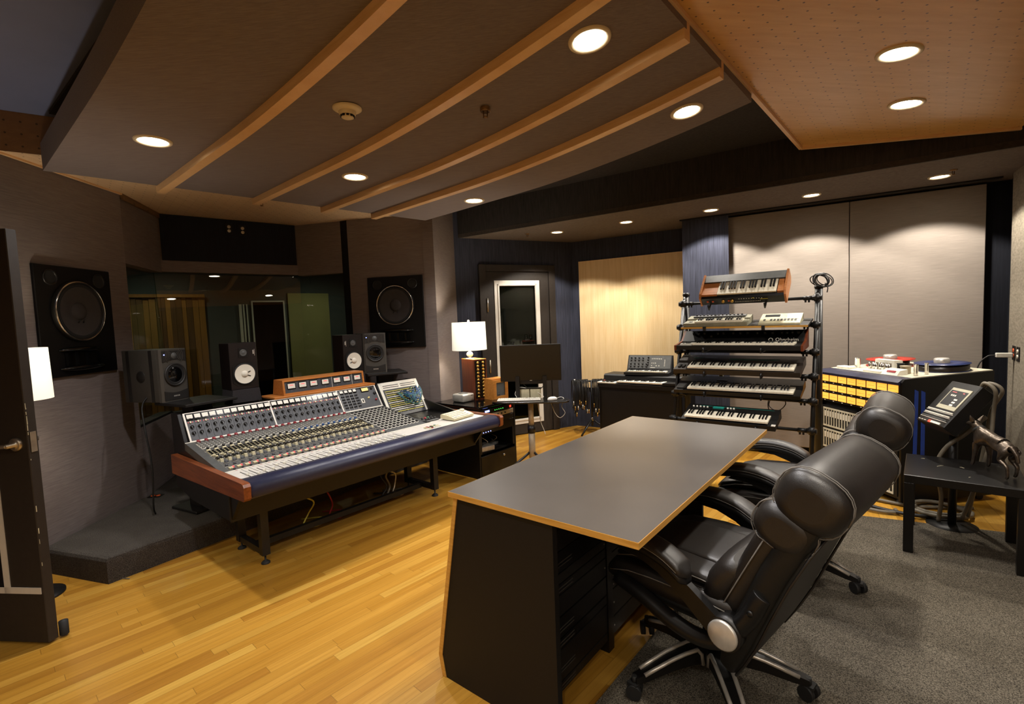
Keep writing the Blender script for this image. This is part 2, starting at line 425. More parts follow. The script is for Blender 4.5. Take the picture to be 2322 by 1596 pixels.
# ceilings
slab('ceiling',[(-3.6,-2.9),(5.2,-2.9),(5.2,8),(-3.6,8)],2.945,3.05,'bluec')
ring=[(-3.1,3.12),(-2.80,3.315),(-.95,5.30),(-.74,5.40),(-1.774,5.62),(-2.42,5.80),(-3.46,4.92),(-3.24,4.16),(-3.2,3.12)]
slab('ceiling_front',ring,2.70,2.93,'perfb')
struct(MB().prism([(-3.1,3.115),(-2.80,3.31),(-2.80,3.32),(-3.1,3.125)],2.70,2.944).build('trim_8','perff'))
slab('trim_9',[(-3.118,3.0),(-3.178,4.165),(-3.16,4.165),(-3.10,3.0)],2.688,2.702,'maple')
struct(MB().prism([(-3.178,4.165),(-3.395,4.90),(-3.375,4.905),(-3.158,4.165)],2.655,2.702).build('trim_10','perff'))
slab('ceiling_gap_shade',[(-2.811,3.168),(-.30,1.155),(.699,2.08),(2.33,3.98),(3.60,3.27),(-.64,6.19),(-.85,5.45)],2.925,2.944,'fascia')  # dark sheet standing in for the shade in the gap above the cloud
# suspended cloud of curved fabric panels
FL=Vector((-2.933,3.222)); FR=Vector((-.848,5.248))
WA=Vector((.699,2.08)); WB=Vector((2.33,3.98))
def czed(t): return 2.6+.0357*max(0,t-1.3)**2
def cpt(s,t):
    a=rad(-40.5-4.8*s); p=FL+(FR-FL)*s; return p+Vector((math.cos(a),math.sin(a)))*t
def tmax(s):
    a=rad(-40.5-4.8*s); d=Vector((math.cos(a),math.sin(a))); p=FL+(FR-FL)*s; w=(WB-WA).normalized()
    n=Vector((w.y,-w.x)); return (WA-p).dot(n)/d.dot(n)
SS=[0,.215,.435,.63,.80,1.0]
NS=26
def cloudpanel(name,s0,s1):
    b=MB(); lo=[]; 
    for i in range(NS+1):
        r=[]
        for s in (s0,(s0+s1)/2,s1):
            t=tmax(s)*i/NS; p=cpt(s,t); r.append((p.x,p.y,czed(t)))
        lo.append(r)
    rings=[]
    for r in lo:
        rings.append([r[0],r[1],r[2],(r[2][0],r[2][1],r[2][2]+.17),(r[1][0],r[1][1],r[1][2]+.17),(r[0][0],r[0][1],r[0][2]+.17)])
    b.loft(rings,0,False,True); return struct(b.build(name,'fabcloud'))
for i in range(5): cloudpanel('ceiling_cloud_%d'%(i+1),SS[i]+(.001 if i else 0),SS[i+1]-.001)
def cloudstrip(name,s):
    rings=[]
    for i in range(NS+1):
        t=-.03+(tmax(s)+.03)*i/NS; a=rad(-40.5-4.8*s); p=cpt(s,t); n=Vector((-math.sin(a),math.cos(a)))*.027; z=czed(t)
        A,B=p-n,p+n
        rings.append([(A.x,A.y,z-.045),(B.x,B.y,z-.045),(B.x,B.y,z+.05),(A.x,A.y,z+.05)])
    return struct(MB().loft(rings,0,False,True).build(name,'maple'))
for i in range(4): cloudstrip('trim_%d'%(i+1),SS[i+1])
# perforated plywood ceiling on the right, gently tilted
E0=WA-(WB-WA); WC=Vector((3.43,3.36))
def wz(p): # height of the ply plane
    e1=(WB-WA).normalized(); n=Vector((e1.y,-e1.x)); d=(Vector(p)-WA).dot(n); dc=(WC-WA).dot(n); return 2.80-.12*d/dc
poly=[E0,WB,WC,WC+(WC-WB)*.25+(E0-WB)*.25,WC+(WC-WB)*.25+(E0-WB)]
b=MB(); n=len(poly)
vs=[(p.x,p.y,wz(p)) for p in poly]+[(p.x,p.y,wz(p)+.10) for p in poly]
b.add(vs,[tuple(range(n)),tuple(range(n,2*n))]+[(i,(i+1)%n,n+(i+1)%n,n+i) for i in range(n)])
struct(b.build('ceiling_right','perfr'))
def lip(name,p,q):
    p,q=Vector(p),Vector(q); d=(q-p).normalized(); n=Vector((-d.y,d.x))*.012; b=MB()
    rr=[]
    for w in (p,q):
        z=wz(w); rr.append([(w.x-n.x,w.y-n.y,z-.02),(w.x+n.x,w.y+n.y,z-.02),(w.x+n.x,w.y+n.y,z+.11),(w.x-n.x,w.y-n.y,z+.11)])
    struct(b.loft(rr,0,False,True).build(name,'maple'))
lip('trim_11',E0,WB); lip('trim_12',WB,WC)
# lowered soffit with its dark fascia along the back wall
S0=Vector((-.659,6.201)); S1=Vector((3.448,3.358)); sd=(S1-S0).normalized(); sn=Vector((-sd.y,sd.x))
wall('wall_fascia',tuple(S0-sd*.02),tuple(S1+sd*.6),2.557,2.944,'fascia',.02)
slab('ceiling_soffit',[tuple(S0-sd*.02),tuple(S1+sd*.6),(4.7,3.9),(4.5,4.4),(2.5,5.7),(2.3,6.2),(.9,7.0),(-.75,6.25)],2.5575,2.60,'soffit')
slab('trim_13',[(1.905,5.545),(2.35,5.262),(4.1,4.15),(4.12,4.20),(2.37,5.315),(1.94,5.60)],2.545,2.5572,'blk')
# carpeted riser under the window
RB=[(-3.089,3.145),(-2.56,2.972),(-2.144,3.62),(-1.17,5.14),(-.98,5.36),(-1.75,5.53),(-1.88,5.58),(-2.40,5.71),(-3.37,4.89),(-3.165,4.16),(-3.13,3.145)]
b=MB()
def inset(P,k):
    c=Vector((sum(p[0] for p in P)/len(P),sum(p[1] for p in P)/len(P))); return [tuple(Vector(p)+(c-Vector(p)).normalized()*k) for p in P]
b.loft([[(*p,0) for p in RB],[(*p,.14) for p in RB],[(*p,.158) for p in inset(RB,.008)],[(*p,.165) for p in inset(RB,.026)]],0,False,True)
struct(b.build('floor_riser','riser'))
# room seen through the window
BU=Vector((.7593,.6508)); BN=Vector((-.6508,.7593)); B0=Vector(BC)
def bp(s,o): p=B0+BU*s+BN*o; return (p.x,p.y)
def bwall(name,p,q,z0,z1,m): 
    p,q=Vector(p),Vector(q); d=(q-p).normalized(); n=Vector((-d.y,d.x))*.08
    return struct(MB().prism([tuple(p),tuple(q),tuple(q+n),tuple(p+n)],z0,z1).build(name,m))
bwall('wall_far_room',bp(-3.2,2.06),bp(3.2,2.06),0,2.9,'booth')
bwall('wall_far_room_left',bp(-3.2,.2),bp(-3.2,2.1),0,2.9,'booth')
bwall('wall_far_room_right',bp(3.2,2.1),bp(3.2,-.3),0,2.9,'booth')
slab('ceiling_far_room',[bp(-3.3,.14),bp(-.2,.14),bp(1.3,.14),bp(3.3,-.25),bp(3.3,2.2),bp(-3.3,2.2)],2.62,2.68,'blk')
t=thing('slatted_panel','tall panel of vertical wooden slats on the far wall behind the glass','panel',X=Matrix.Translation((*bp(-.9,2.05),0))@RZ(math.degrees(math.atan2(BU.y,BU.x))))
b=MB(); x=0; k=0
while x<1.5:
    w=random.uniform(.035,.085); b.box(x,x+w-.004,-.03-random.uniform(0,.04),0,.25,2.02,random.choice((0,0,1,1,1))); x+=w
b.build('slats',['slat1','slat2'],t); MB().box(-.01,1.56,-.08,-.005,2.0,2.04).build('rail','slat2',t)
t=thing('glazed_door','glass door with thin pale frame in the far room','door',X=Matrix.Translation((*bp(1.25,2.05),0))@RZ(math.degrees(math.atan2(BU.y,BU.x))))
b=MB()
for x0,x1,z0,z1 in((0,.02,.05,1.95),(.44,.46,.05,1.95),(0,.46,1.93,1.95),(0,.46,.05,.07)): b.box(x0,x1,-.02,-.001,z0,z1)
b.build('door_frame','alu',t); MB().box(.02,.44,-.008,-.004,.07,1.93).build('pane','blkgloss',t)
for i,(x,w) in enumerate(((1.085,.035),(1.135,.02),(1.18,.015))):
    tag(MB().box(0,w,-.03,-.001,.3,1.9).build('pale_post','alu',X=Matrix.Translation((*bp(x,2.05),0))@RZ(math.degrees(math.atan2(BU.y,BU.x)))),'thin pale upright post beside the far room door, '+('the widest','the middle one','the narrowest')[i],'post','pale posts in the far room')
tag(MB().box(0,.62,-.03,-.001,.6,2.06).build('acoustic_panel','boothy',X=Matrix.Translation((*bp(1.76,2.05),0))@RZ(math.degrees(math.atan2(BU.y,BU.x)))),'olive panel on the far room wall seen through the window','panel')

# ------------------------------------------------------------------ camera and light
f_px=1121.6; pitch=.06846; roll=.03938
cp,sp_,cr,sr=math.cos(pitch),math.sin(pitch),math.cos(roll),math.sin(roll)
base=Matrix(((1,0,0),(0,0,1),(0,-1,0))); Rx=Matrix(((1,0,0),(0,cp,sp_),(0,-sp_,cp))); Rz=Matrix(((cr,-sr,0),(sr,cr,0),(0,0,1)))
R=Rx@base@Rz            # camera axes (right, down, forward) in world
cd=bpy.data.cameras.new('camera'); cam=bpy.data.objects.new('camera',cd); COL.objects.link(cam)
RB3=Matrix((R.col[0],-R.col[1],-R.col[2])).transposed()
cam.matrix_world=Matrix.Translation((0,0,1.55))@RB3.to_4x4()
cd.sensor_width=36; cd.sensor_fit='HORIZONTAL'; cd.lens=36*f_px/2322; cd.clip_start=.05
scn.camera=cam
w=bpy.data.worlds.new('world'); scn.world=w; w.use_nodes=True
w.node_tree.nodes['Background'].inputs[0].default_value=(.02,.02,.022,1); w.node_tree.nodes['Background'].inputs[1].default_value=.3
scn.view_settings.view_transform='Standard'; scn.view_settings.look='None'; scn.view_settings.gamma=1; scn.view_settings.use_curve_mapping=False
scn.view_settings.exposure=EXPO
cy=scn.cycles; cy.max_bounces=7; cy.diffuse_bounces=4; cy.glossy_bounces=4; cy.transparent_max_bounces=8; cy.caustics_reflective=False; cy.caustics_refractive=False
cy.sample_clamp_indirect=6; cy.sample_clamp_direct=0; cy.blur_glossy=.5
WARM=(1,.92,.81); COOL=(1,.965,.955)
def spot(name,loc,power,ang=118,blend=.55,r=.045,aim=(0,0,-1),col=WARM):
    l=bpy.data.lights.new(name,'SPOT'); l.energy=power; l.spot_size=rad(ang); l.spot_blend=blend; l.shadow_soft_size=r; l.color=col
    o=bpy.data.objects.new(name,l); COL.objects.link(o); o.location=loc; o.rotation_euler=Vector(aim).to_track_quat('-Z','Y').to_euler(); return o
def point(name,loc,power,r=.04,col=WARM):
    l=bpy.data.lights.new(name,'POINT'); l.energy=power; l.shadow_soft_size=r; l.color=col
    o=bpy.data.objects.new(name,l); COL.objects.link(o); o.location=loc; return o
def downlight(loc,nrm,r,label,power,ang,blend,lens='bulb',group='recessed ceiling lights',col=WARM,lampdrop=.012):
    q=Vector(nrm).normalized(); X=Matrix.Translation(loc)@q.to_track_quat('Z','Y').to_matrix().to_4x4()   # local +Z points into the room
    t=thing('ceiling_downlight',label,'ceiling light',X=X,group=group)
    MB().lathe([(r*.80,-.004),(r*.84,.006),(r*.98,.009),(r*1.06,.005),(r*1.08,-.004)],n=36).build('trim_ring','ringw',t)
    MB().lathe([(r*.82,-.003),(r*.82,.0015),(r*.4,.003),(.001,.0032)],n=36).build('lens',lens,t)
    spot('downlight_lamp',Vector(loc)+q*lampdrop,power,ang,blend,r*.6,q,col)
DN=(0,0,-1)
def cl(x,y,label,k=1.0):
    e=.05; 
    import_t=lambda x,y:(Vector((x,y))-FL).dot(Vector((.698,-.716)))
    tt=import_t(x,y); g=.0357*2*max(0,tt-1.3); n=Vector((g*.731,-g*.682,-1)).normalized()
    downlight((x,y,czed(tt)-.001),n,.085,label,PCL*k,130,.75,col=COOL)
PCL=62*PW
cl(-1.928,2.80,'round ceiling light above the left wall speaker, first in the fabric cloud')
cl(-1.069,3.606,'round ceiling light in the cloud over the middle of the mixing desk')
cl(-.282,4.451,'round ceiling light at the far corner of the cloud by the patch bay',1.1)
cl(1.063,2.943,'round ceiling light in the cloud near the corner of the plywood ceiling')
cl(.38,2.176,'largest round ceiling light in the cloud, with reflector showing, above the desk')
cl(-.55,1.30,'round ceiling light in the rear of the fabric cloud')
e1=(WB-WA).normalized(); nn=Vector((e1.y,-e1.x)); gz=-.12/((WC-WA).dot(nn)); wn=Vector((nn.x*gz,nn.y*gz,-1)).normalized()
for x,y,lb in ((1.895,2.44,'larger of two round lights in the perforated plywood ceiling'),(2.414,3.045,'smaller of two round lights in the perforated plywood ceiling, nearer the back wall'),(.85,1.05,'round light in the plywood ceiling behind the camera')):
    downlight((x,y,wz((x,y))-.001),wn,.088,lb,58*PW,130,.75)
for (x,y),lb in zip(((.596,6.014),(1.314,5.533),(2.059,5.066),(2.773,4.571),(3.518,4.085)),
    ('small soffit light before the glazed door','small soffit light before the pale wood wall panel','small soffit light before the blue pier','small soffit light before the seam of the grey wall panels','small soffit light at the right end, before the right grey panel')):
    downlight((x,y,2.5565),DN,.072,lb,74*PW,122,.22,'bulb2','small soffit lights')
for x,y,lb in ((-1.9,-.6,'added ceiling light behind the camera by the left wall'),(-.2,-1.0,'added ceiling light behind the camera in the middle'),(1.6,-1.2,'added ceiling light behind the camera by the right wall'),(-1.2,-2.0,'added ceiling light before the rear wall'),(.9,-2.1,'second added light on the ceiling before the rear wall')):  # unseen lights added behind the camera to brighten the room by bounce
    downlight((x,y,2.9445),DN,.088,lb,62*PW,150,.7)
# unseen lamps added to keep the space behind the glass dimly lit
downlight((*bp(.1,1.2),2.6195),DN,.07,'added small ceiling light in the room behind the window',17*PW,150,.8,'bulb2','added far room lights')
downlight((*bp(2.1,1.1),2.6195),DN,.07,'second added small ceiling light in the room behind the window',17*PW,150,.8,'bulb2','added far room lights')
# ------------------------------------------------------------------ mixing console (x along the desk, y away from the operator)
CA=50.29; CO=Vector((-1.508,2.738)); CU=Vector((.6389,.7693)); CV=Vector((-.7693,.6389))
def cw(u,v,z=0): p=CO+CU*u+CV*v; return (p.x,p.y,z)
con=thing('mixing_console','long analogue mixing desk with navy leather armrest and teak cheeks on a steel frame','mixing desk',(CO.x,CO.y,0),rad(CA))
cheek=[(.012,.578),(0,.592),(-.004,.66),(.006,.676),(.03,.680),(1.22,.672),(1.225,.535),(.9,.545)]
for u0 in(-.036,2.156): 
    MB().prism(cheek,u0,u0+.040,'x').build('side_cheek','teak',con)
arm=[(.14,.676),(.085,.679),(.04,.674),(.014,.660),(.003,.640),(.001,.615),(.008,.592),(.028,.577),(.06,.572),(.14,.572)]
MB().prism(arm,.005,2.155,'x',0,True).build('armrest','navy',con)
b=MB(); b.prism([(.13,.60),(.13,.6625),(.40,.666),(.40,.60)],.006,1.70,'x',0); b.prism([(.13,.60),(.13,.6625),(.44,.666),(.44,.60)],1.70,2.154,'x',0)
for i in range(24): b.box(.055+.05*i+.049,.055+.05*i+.0500,.14,.395,.6655,.6668,1)
for i in range(24): b.box(.076+.05*i,.0795+.05*i,.165,.33,.664,.6667,2)
b.box(.006,1.70,.385,.40,.664,.6685,3)
b.build('fader_panel',['ltgrey','grey','blkgloss','white'],con)
# steep channel field
CS0=(.40,.657); CS1=(1.05,.765); ca=math.atan2(CS1[1]-CS0[1],CS1[0]-CS0[0]); CL=math.hypot(CS1[0]-CS0[0],CS1[1]-CS0[1])
XS=T(0,CS0[0],CS0[1])@Matrix.Rotation(ca,4,'X')
b=MB(); b.X=XS
b.box(.006,1.66,0,CL,-.05,0,0)
for i in range(25): b.box(.0545+.05*i-.0012,.0545+.05*i+.0012,.005,CL-.004,0,.0012,1)
b.box(.006,1.66,0,.012,0,.002,2); b.box(.006,1.66,CL-.012,CL,0,.003,2); b.box(.006,.05,0,CL,0,.002,3)
for p in(.33,.42): b.box(.05,1.255,p,p+.004,0,.0015,2)
for i in range(24):
    for p in (.10,.215,.285): b.box(.058+.05*i,.076+.05*i,p,p+.003,0,.0012,2)
b.box(1.258,1.66,.02,CL-.02,0,.002,3)
b.build('channel_panel',['strip','grey','white','dkgrey'],con)
def kn(name,r,h,m,cap=None,capm=None,n=12):
    b=MB(); b.lathe([(r,0),(r,h*.55),(r*.82,h),(.0005,h)],n=n,m=0)
    if cap: b.lathe([(r*1.35,0),(r*1.3,h*.22),(r*.9,h*.24)],n=n,m=1)
    return b,[m]+([capm] if capm else [])
def proto(b,name,mats,X): return b.build(name,mats,con,X=X)
def row(name,b,mats,xs,p,zz=0,rot=None):
    first=None
    for i,x in enumerate(xs):
        X=XS@T(x,p,zz)@RZ(random.uniform(-60,60) if rot else 0)
        if first is None: first=b.build(name,mats,con,X=X)
        else: inst(first,con,X,name)
    return first
cx=[.08+.05*i for i in range(24)]
b=MB().box(-.010,.010,-.012,.012,0,.019,0,.003,1); row('red_knob',b,['red'],cx,CL-.035)
b=MB().box(-.008,.008,-.009,.009,0,.021,0,.003,1); row('blue_knob',b,['bluek'],cx[12:],.455)
b=MB().box(-.008,.008,-.009,.009,0,.019,0,.003,1); row('black_knob',b,['blk2'],cx[:12],.455)
b=MB().box(-.017,.008,-.010,.010,0,.011,0,.002,1); row('cream_switch',b,['cream'],cx,.428)
b=MB(); b.prism([(-.011,0),(.013,0),(.010,.017),(-.004,.019)],-.009,.009,'x'); row('wedge_knob',b,['cream'],[x-.004 for x in cx],.205)
b=MB().box(-.0085,.0085,-.005,.005,0,.007,0,.002,1); row('red_button',b,['redb'],cx,-.010,.006)
# fader caps at their mixed positions
b=MB(); b.prism([(-.011,0),(.011,0),(.008,.012),(.002,.009),(-.002,.009),(-.008,.012)],-.007,.007,'x'); first=None
for i in range(24):
    X=T(.078+.05*i,random.choice((.19,.205,.21,.22,.235,.25,.27,.18)),.667)
    if first is None: first=b.build('fader_cap',['white'],con,X=X)
    else: inst(first,con,X,'fader_cap')
# dense small controls: the largest hundred rings are parts, the rest one field
b,ms=kn('ring_knob',.0105,.014,'grey',True,'white',10); 
first=None; rest=MB()
spots=[]
for p in (.585,.555,.525,.490): spots+= [(x+(-.012 if k else .012),p+(.008 if k else -.008)) for x in cx for k in(0,1)]
spots.sort(key=lambda q:(q[0]))
for i,(x,p) in enumerate(spots):
    X=XS@T(x,p,0)
    if i<100:
        if first is None: first=b.build('ring_knob',ms,con,X=X)
        else: inst(first,con,X,'ring_knob')
    else:
        rest.X=X; rest.lathe([(.0105*1.35,0),(.0135,.003),(.009,.0035)],n=8,m=1); rest.lathe([(.0105,0),(.0105,.008),(.0085,.014),(.0005,.014)],n=8,m=0)
for i,x in enumerate(cx):
    for p in (.395,.370,.345):
        for dx in (-.012,.011):
            rest.X=XS@T(x+dx,p,0); rest.box(-.0085,.0085,-.010,.008,0,.007,3); rest.box(-.0062,.0062,-.0068,.0068,.007,.014,2)
    for p,dx in ((.318,-.012),(.318,.011),(.296,-.001)):
        rest.X=XS@T(x+dx,p,0); rest.box(-.0075,.0075,-.007,.007,0,.011,3 if dx<.005 else 2)
    for p,dx in ((.265,-.012),(.265,.011),(.243,-.012),(.243,.011)):
        rest.X=XS@T(x+dx,p,0); rest.box(-.0068,.0068,-.0075,.0075,0,.010,2); rest.box(-.008,.008,-.0105,-.0078,0,.005,3)
    rest.X=XS@T(x+.008,.165,0); rest.lathe([(.017,0),(.016,.004),(.012,.005),(.012,.013),(.010,.016),(.0005,.016)],n=10,m=4)
    rest.X=XS@T(x+.008,.165,.004); rest.lathe([(.0172,0),(.0168,.003)],n=10,m=1)
    rest.X=XS@T(x-.010,.115,0); rest.lathe([(.010,0),(.010,.008),(.007,.013),(.0005,.013)],n=8,m=4)
    for dx,p,c in ((-.012,.065,3),(0,.065,3),(.012,.07,5),(-.012,.05,3),(0,.05,3),(.006,.033,4)):
        rest.X=XS@T(x+dx,p,0); rest.box(-.005,.005,-.006,.006,0,.010,c)
o=rest.build('small_control',['grey','white','blk2','cream','slate','redlit'],con); o['kind']='stuff'; o['label']='dense field of small knobs and push switches'
# centre section knobs
b2,ms2=kn('x',.012,.015,'blk2',True,'white',10); first=None; k=0
for i in range(9):
    for j in range(11):
        x=1.285+.041*i; p=.10+.049*j
        if x>1.66: continue
        X=XS@T(x,p,.002)
        if first is None: first=b2.build('routing_knob',ms2,con,X=X)
        else: inst(first,con,X,'routing_knob')
# meter bridge
MS0=(1.05,.765); MS1=(1.17,.955); ma=math.atan2(.19,.12); ML=math.hypot(.12,.19)
XM=T(0,MS0[0],MS0[1])@Matrix.Rotation(ma,4,'X')
b=MB(); b.X=XM
b.box(.045,1.66,0,ML,-.03,0,0)
for x in(.045,.65,1.252,1.655): b.box(x-.006,x+.006,0,ML,0,.004,1)
b.box(.045,1.66,ML-.004,ML+.002,-.03,.003,1); b.box(.045,1.66,-.001,.006,0,.004,1)
for i in range(24): b.box(.0525+.05*i+(.004 if i>11 else 0)-.0006,.0525+.05*i+(.004 if i>11 else 0)+.0006,.008,ML-.004,0,.0012,2)
b.box(.051,1.246,ML-.062,ML-.058,0,.0015,2); b.box(.051,.644,ML-.063,ML-.006,-.001,.0006,3); b.box(.656,1.246,ML-.063,ML-.006,-.001,.0006,3)
for i in range(4): b.box(1.27+.045*i,1.271+.045*i,.01,ML-.01,0,.0012,1)
b.build('meter_panel',['slate','alu','blkgloss','blk2'],con)
def mrow(name,b,ms,pts):
    first=None
    for x,p in pts:
        X=XM@T(x,p,.001)
        if first is None: first=b.build(name,ms,con,X=X)
        else: inst(first,con,X,name)
mx=[.0775+.05*i+(.004 if i>11 else 0) for i in range(24)]
b=MB(); b.box(-.022,.022,-.021,.021,0,.006,0); b.box(-.0195,.0195,-.010,.0185,.006,.0068,1); b.prism([(-.0195,-.010),(.0195,-.010),(.012,-.014),(.005,-.011),(-.005,-.011),(-.012,-.014)],.006,.0067,'z',1)
mrow('level_meter',b,['blkgloss','white'],[(x,ML-.034) for x in mx])
b=MB(); b.box(-.019,-.014,-.002,.002,0,.003,0); b.box(.008,.013,-.002,.002,0,.003,0); b.box(-.008,.001,-.008,.008,0,.007,1)
mrow('indicator_light',b,['redlit','cream'],[(x,ML-.074) for x in mx])
b=MB(); b.lathe([(.0125,0),(.011,.009),(.0005,.010)],n=12); b.box(-.003,.003,-.018,.004,.004,.012,0); b.lathe([(.0150,0),(.0145,.0015)],n=12,m=1)
mrow('pointer_knob',b,['blk2','grey'],[(x,p) for x in mx for p in(ML-.112,ML-.160)])
b=MB(); b.box(-.018,.018,-.018,.018,0,.006,0); b.box(-.015,.015,-.008,.016,.006,.0068,1)
mrow('return_meter',b,['blkgloss','white'],[(1.292+.045*i,ML-.03) for i in range(4)])
b=MB(); b.lathe([(.006,0),(.005,.010),(.0005,.010)],n=8); b.lathe([(.0085,0),(.008,.0015)],n=8,m=1)
mrow('return_knob',b,['blk2','grey'],[(1.283+.045*i+.018*k,ML-.075-.028*j) for i in range(4) for k in(0,1) for j in range(5)])
b=MB(); b.X=XM; b.box(1.495,1.575,ML-.055,ML-.012,0,.008,0); b.box(1.50,1.57,ML-.05,ML-.017,.008,.009,1); b.build('wide_meter',['blkgloss','yelmeter'],con)
b=MB(); b.X=XM; b.lathe([(.014,0),(.012,.012),(.0005,.012)],(1.61,ML-.03,0),n=12); b.lathe([(.014,0),(.012,.012),(.0005,.012)],(1.625,ML-.085,0),n=12); b.build('tone_knob','blk2',con)
b=MB(); b.X=XM; b.lathe([(.010,0),(.009,.014),(.0005,.014)],(1.615,ML-.15,0),n=12); b.build('talkback_button','redb',con,label='red talkback button')
b=MB(); b.X=XM; b.lathe([(.008,0),(.007,.014),(.0005,.014)],(1.545,ML-.12,0),n=12); b.build('solo_button','yelmeter',con,label='yellow button')
b=MB(); b.X=XM; b.box(1.46,1.492,ML-.165,ML-.12,0,.004,0); b.box(1.472,1.48,ML-.155,ML-.13,.004,.010,1); b.build('toggle_plate',['white','blk2'],con)
# bodies
side=[(.14,.60),(.14,.665),(.42,.655),(1.06,.765),(1.165,.958),(1.30,.958),(1.30,.42),(1.0,.372),(.33,.372)]
for u0 in(.008,2.135): MB().prism(side,u0,u0+.02,'x').build('side_panel','blk2',con)
b=MB(); b.prism([(.40,.40),(.40,.60),(1.05,.70),(1.165,.95),(1.29,.95),(1.29,.42),(1.0,.38)],.03,1.67,'x'); b.prism([(.40,.40),(.40,.60),(.95,.62),(1.29,.62),(1.29,.42),(1.0,.38)],1.67,2.135,'x'); b.build('cabinet_body','blk2',con)
MB().box(.002,2.152,.318,.335,.372,.60).build('front_apron','dkbrown',con)
MB().box(.006,2.152,.10,.32,.565,.60).build('underside_board','dkbrown',con)
MB().box(.70,1.67,1.165,1.415,.955,.975,0,.004,1).build('top_ledge','ledge',con)
b=MB(); b.box(1.0,1.35,1.33,1.45,.42,.955,0); b.build('rear_brace','blk2',con)
# leg frames
for u in(.223,1.704):
    b=MB(); b.box(u-.025,u+.025,.385,.435,.06,.372); b.box(u-.025,u+.025,.755,.805,.06,.375); b.box(u-.02,u+.02,.435,.755,.06,.10); b.box(u-.02,u+.02,.435,.755,.33,.372)
    L=b.build('leg_frame','blkmetal',con)
    for v in(.41,.78):
        MB().lathe([(.028,0),(.028,.008),(.016,.018),(.006,.02),(.006,.062),(.0005,.062)],(u,v,0),n=14).build('levelling_foot','rubber',L)
b=MB(); b.box(.248,1.679,.56,.60,.055,.095); b.box(.248,1.679,.70,.74,.33,.37); b.build('cross_rail','blkmetal',con)
# right-hand desk area
MB().box(1.70,2.15,.44,.98,.60,.650).build('desk_well','blk2',con)
b=MB(); b.X=T(1.675,.96,.655)@Matrix.Rotation(math.atan2(.31,.18),4,'X'); PLn=math.hypot(.31,.18)
b.box(0,.47,0,PLn,-.03,0,0); b.box(.0,.028,0,PLn,0,.004,1); b.box(.442,.47,0,PLn,0,.004,1); b.box(0,.47,PLn-.012,PLn,0,.004,1)
b.box(.03,.44,PLn-.075,PLn-.012,0,.003,1)
for r in range(2):
    for i in range(34):
        if i in(16,17): continue
        b.box(.045+.0115*i,.052+.0115*i,PLn-.040-.020*r,PLn-.031-.020*r,.003,.0045,2)
k=[3,4,3,1,3,3,1,3,3,1,1,3]
for i in range(12):
    p=PLn-.10-.020*i
    b.box(.045,.43,p,p+.0065,0,.004,k[i]); 
    for j in range(30): b.box(.05+.0125*j,.0555+.0125*j,p-.008,p-.002,0,.003,2 if j%7 else 5)
b.build('patch_panel',['slate','white','blkgloss','yellow','cream','grey'],con)
MB().box(1.69,2.14,1.165,1.29,.62,.955).build('patch_housing','blk2',con)
b=MB(); b.X=T(1.665,.42,.667)
b.box(0,.14,0,.13,0,.012,0,.003,1); b.build('monitor_control_box','dkgrey',con)
first=None
for i in range(4):
    for j in range(2):
        mm=[('blk2','red','green','blk2'),('blk2','blk2','blk2','blk2')][j][i]
        b=MB(); b.lathe([(.013 if j else .011,0),(.011,.016),(.0005,.017)],(1.685+.033*i,.455+.055*(1-j)+.0,.679),n=12); b.build('control_knob',mm,con)
b=MB()
for i in range(7):
    for j in range(3): b.X=T(1.50+.021*i,.215+.022*j,.664+.001*j); b.box(-.007,.007,-.008,.008,0,.008,random.choice((0,1,2,2,3,3)))
o=b.build('transport_buttons'.rstrip('s'),['redb','green','cream','white'],con); o['label']='block of red, green and cream transport buttons'
MB().box(.10,.18,.36,.372,-.0,.0).v
# ------------------------------------------------------------------ wooden meter box
t=thing('meter_box','wooden box of seven level meters standing on top of the mixing desk','meter box',X=Matrix.Translation(cw(.79,1.19,.9755))@RZ(CA))
b=MB(); W,H,D=.78,.128,.20
fp=[(0,0),(.018,H),(D-.03,H),(D,0)]
b.prism(fp,0,.016,'x'); b.prism(fp,W-.016,W,'x'); b.prism([(0,0),(.002,.016),(D,.016),(D,0)],.016,W-.016,'x'); b.prism([(.0155,H-.016),(.018,H),(D-.03,H),(D-.03,H-.016)],.016,W-.016,'x'); b.prism([(D-.006,.016),(D-.036,H-.016),(D-.032,H-.016),(D-.002,.016)],.016,W-.016,'x')
b.build('case','ledge',t)
XB=T(0,.010,.016)@Matrix.Rotation(math.atan2(H-.032,.0135),4,'X'); FH=H-.032
b=MB(); b.X=XB; b.box(.016,W-.016,0,FH,-.006,0,0); b.box(.449,.452,0,FH,0,.002,1); b.box(.652,.655,0,FH,0,.002,1)
b.build('faceplate',['slate','alu'],t)
b=MB(); b.box(-.036,.036,-.026,.026,0,.004,0); b.box(-.031,.031,-.020,.020,.004,.005,1); b.prism([(-.02,.004),(.02,.004),(.012,.010),(-.012,.010)],.005,.0055,'z',2); first=None
for i,x in enumerate((.075,.175,.275,.385,.50,.60,.71)):
    X=XB@T(x,FH*.60,.0005)
    if first is None: first=b.build('level_meter',['blkgloss','white','redlit'],t,X=X)
    else: inst(first,t,X,'level_meter')
b=MB(); 
for x in (.075,.175,.275,.385,.50,.60,.71): b.X=XB@T(x,FH*.17,0); b.lathe([(.003,0),(.003,.002)],n=6)
b.build('trim_screw','white',t)
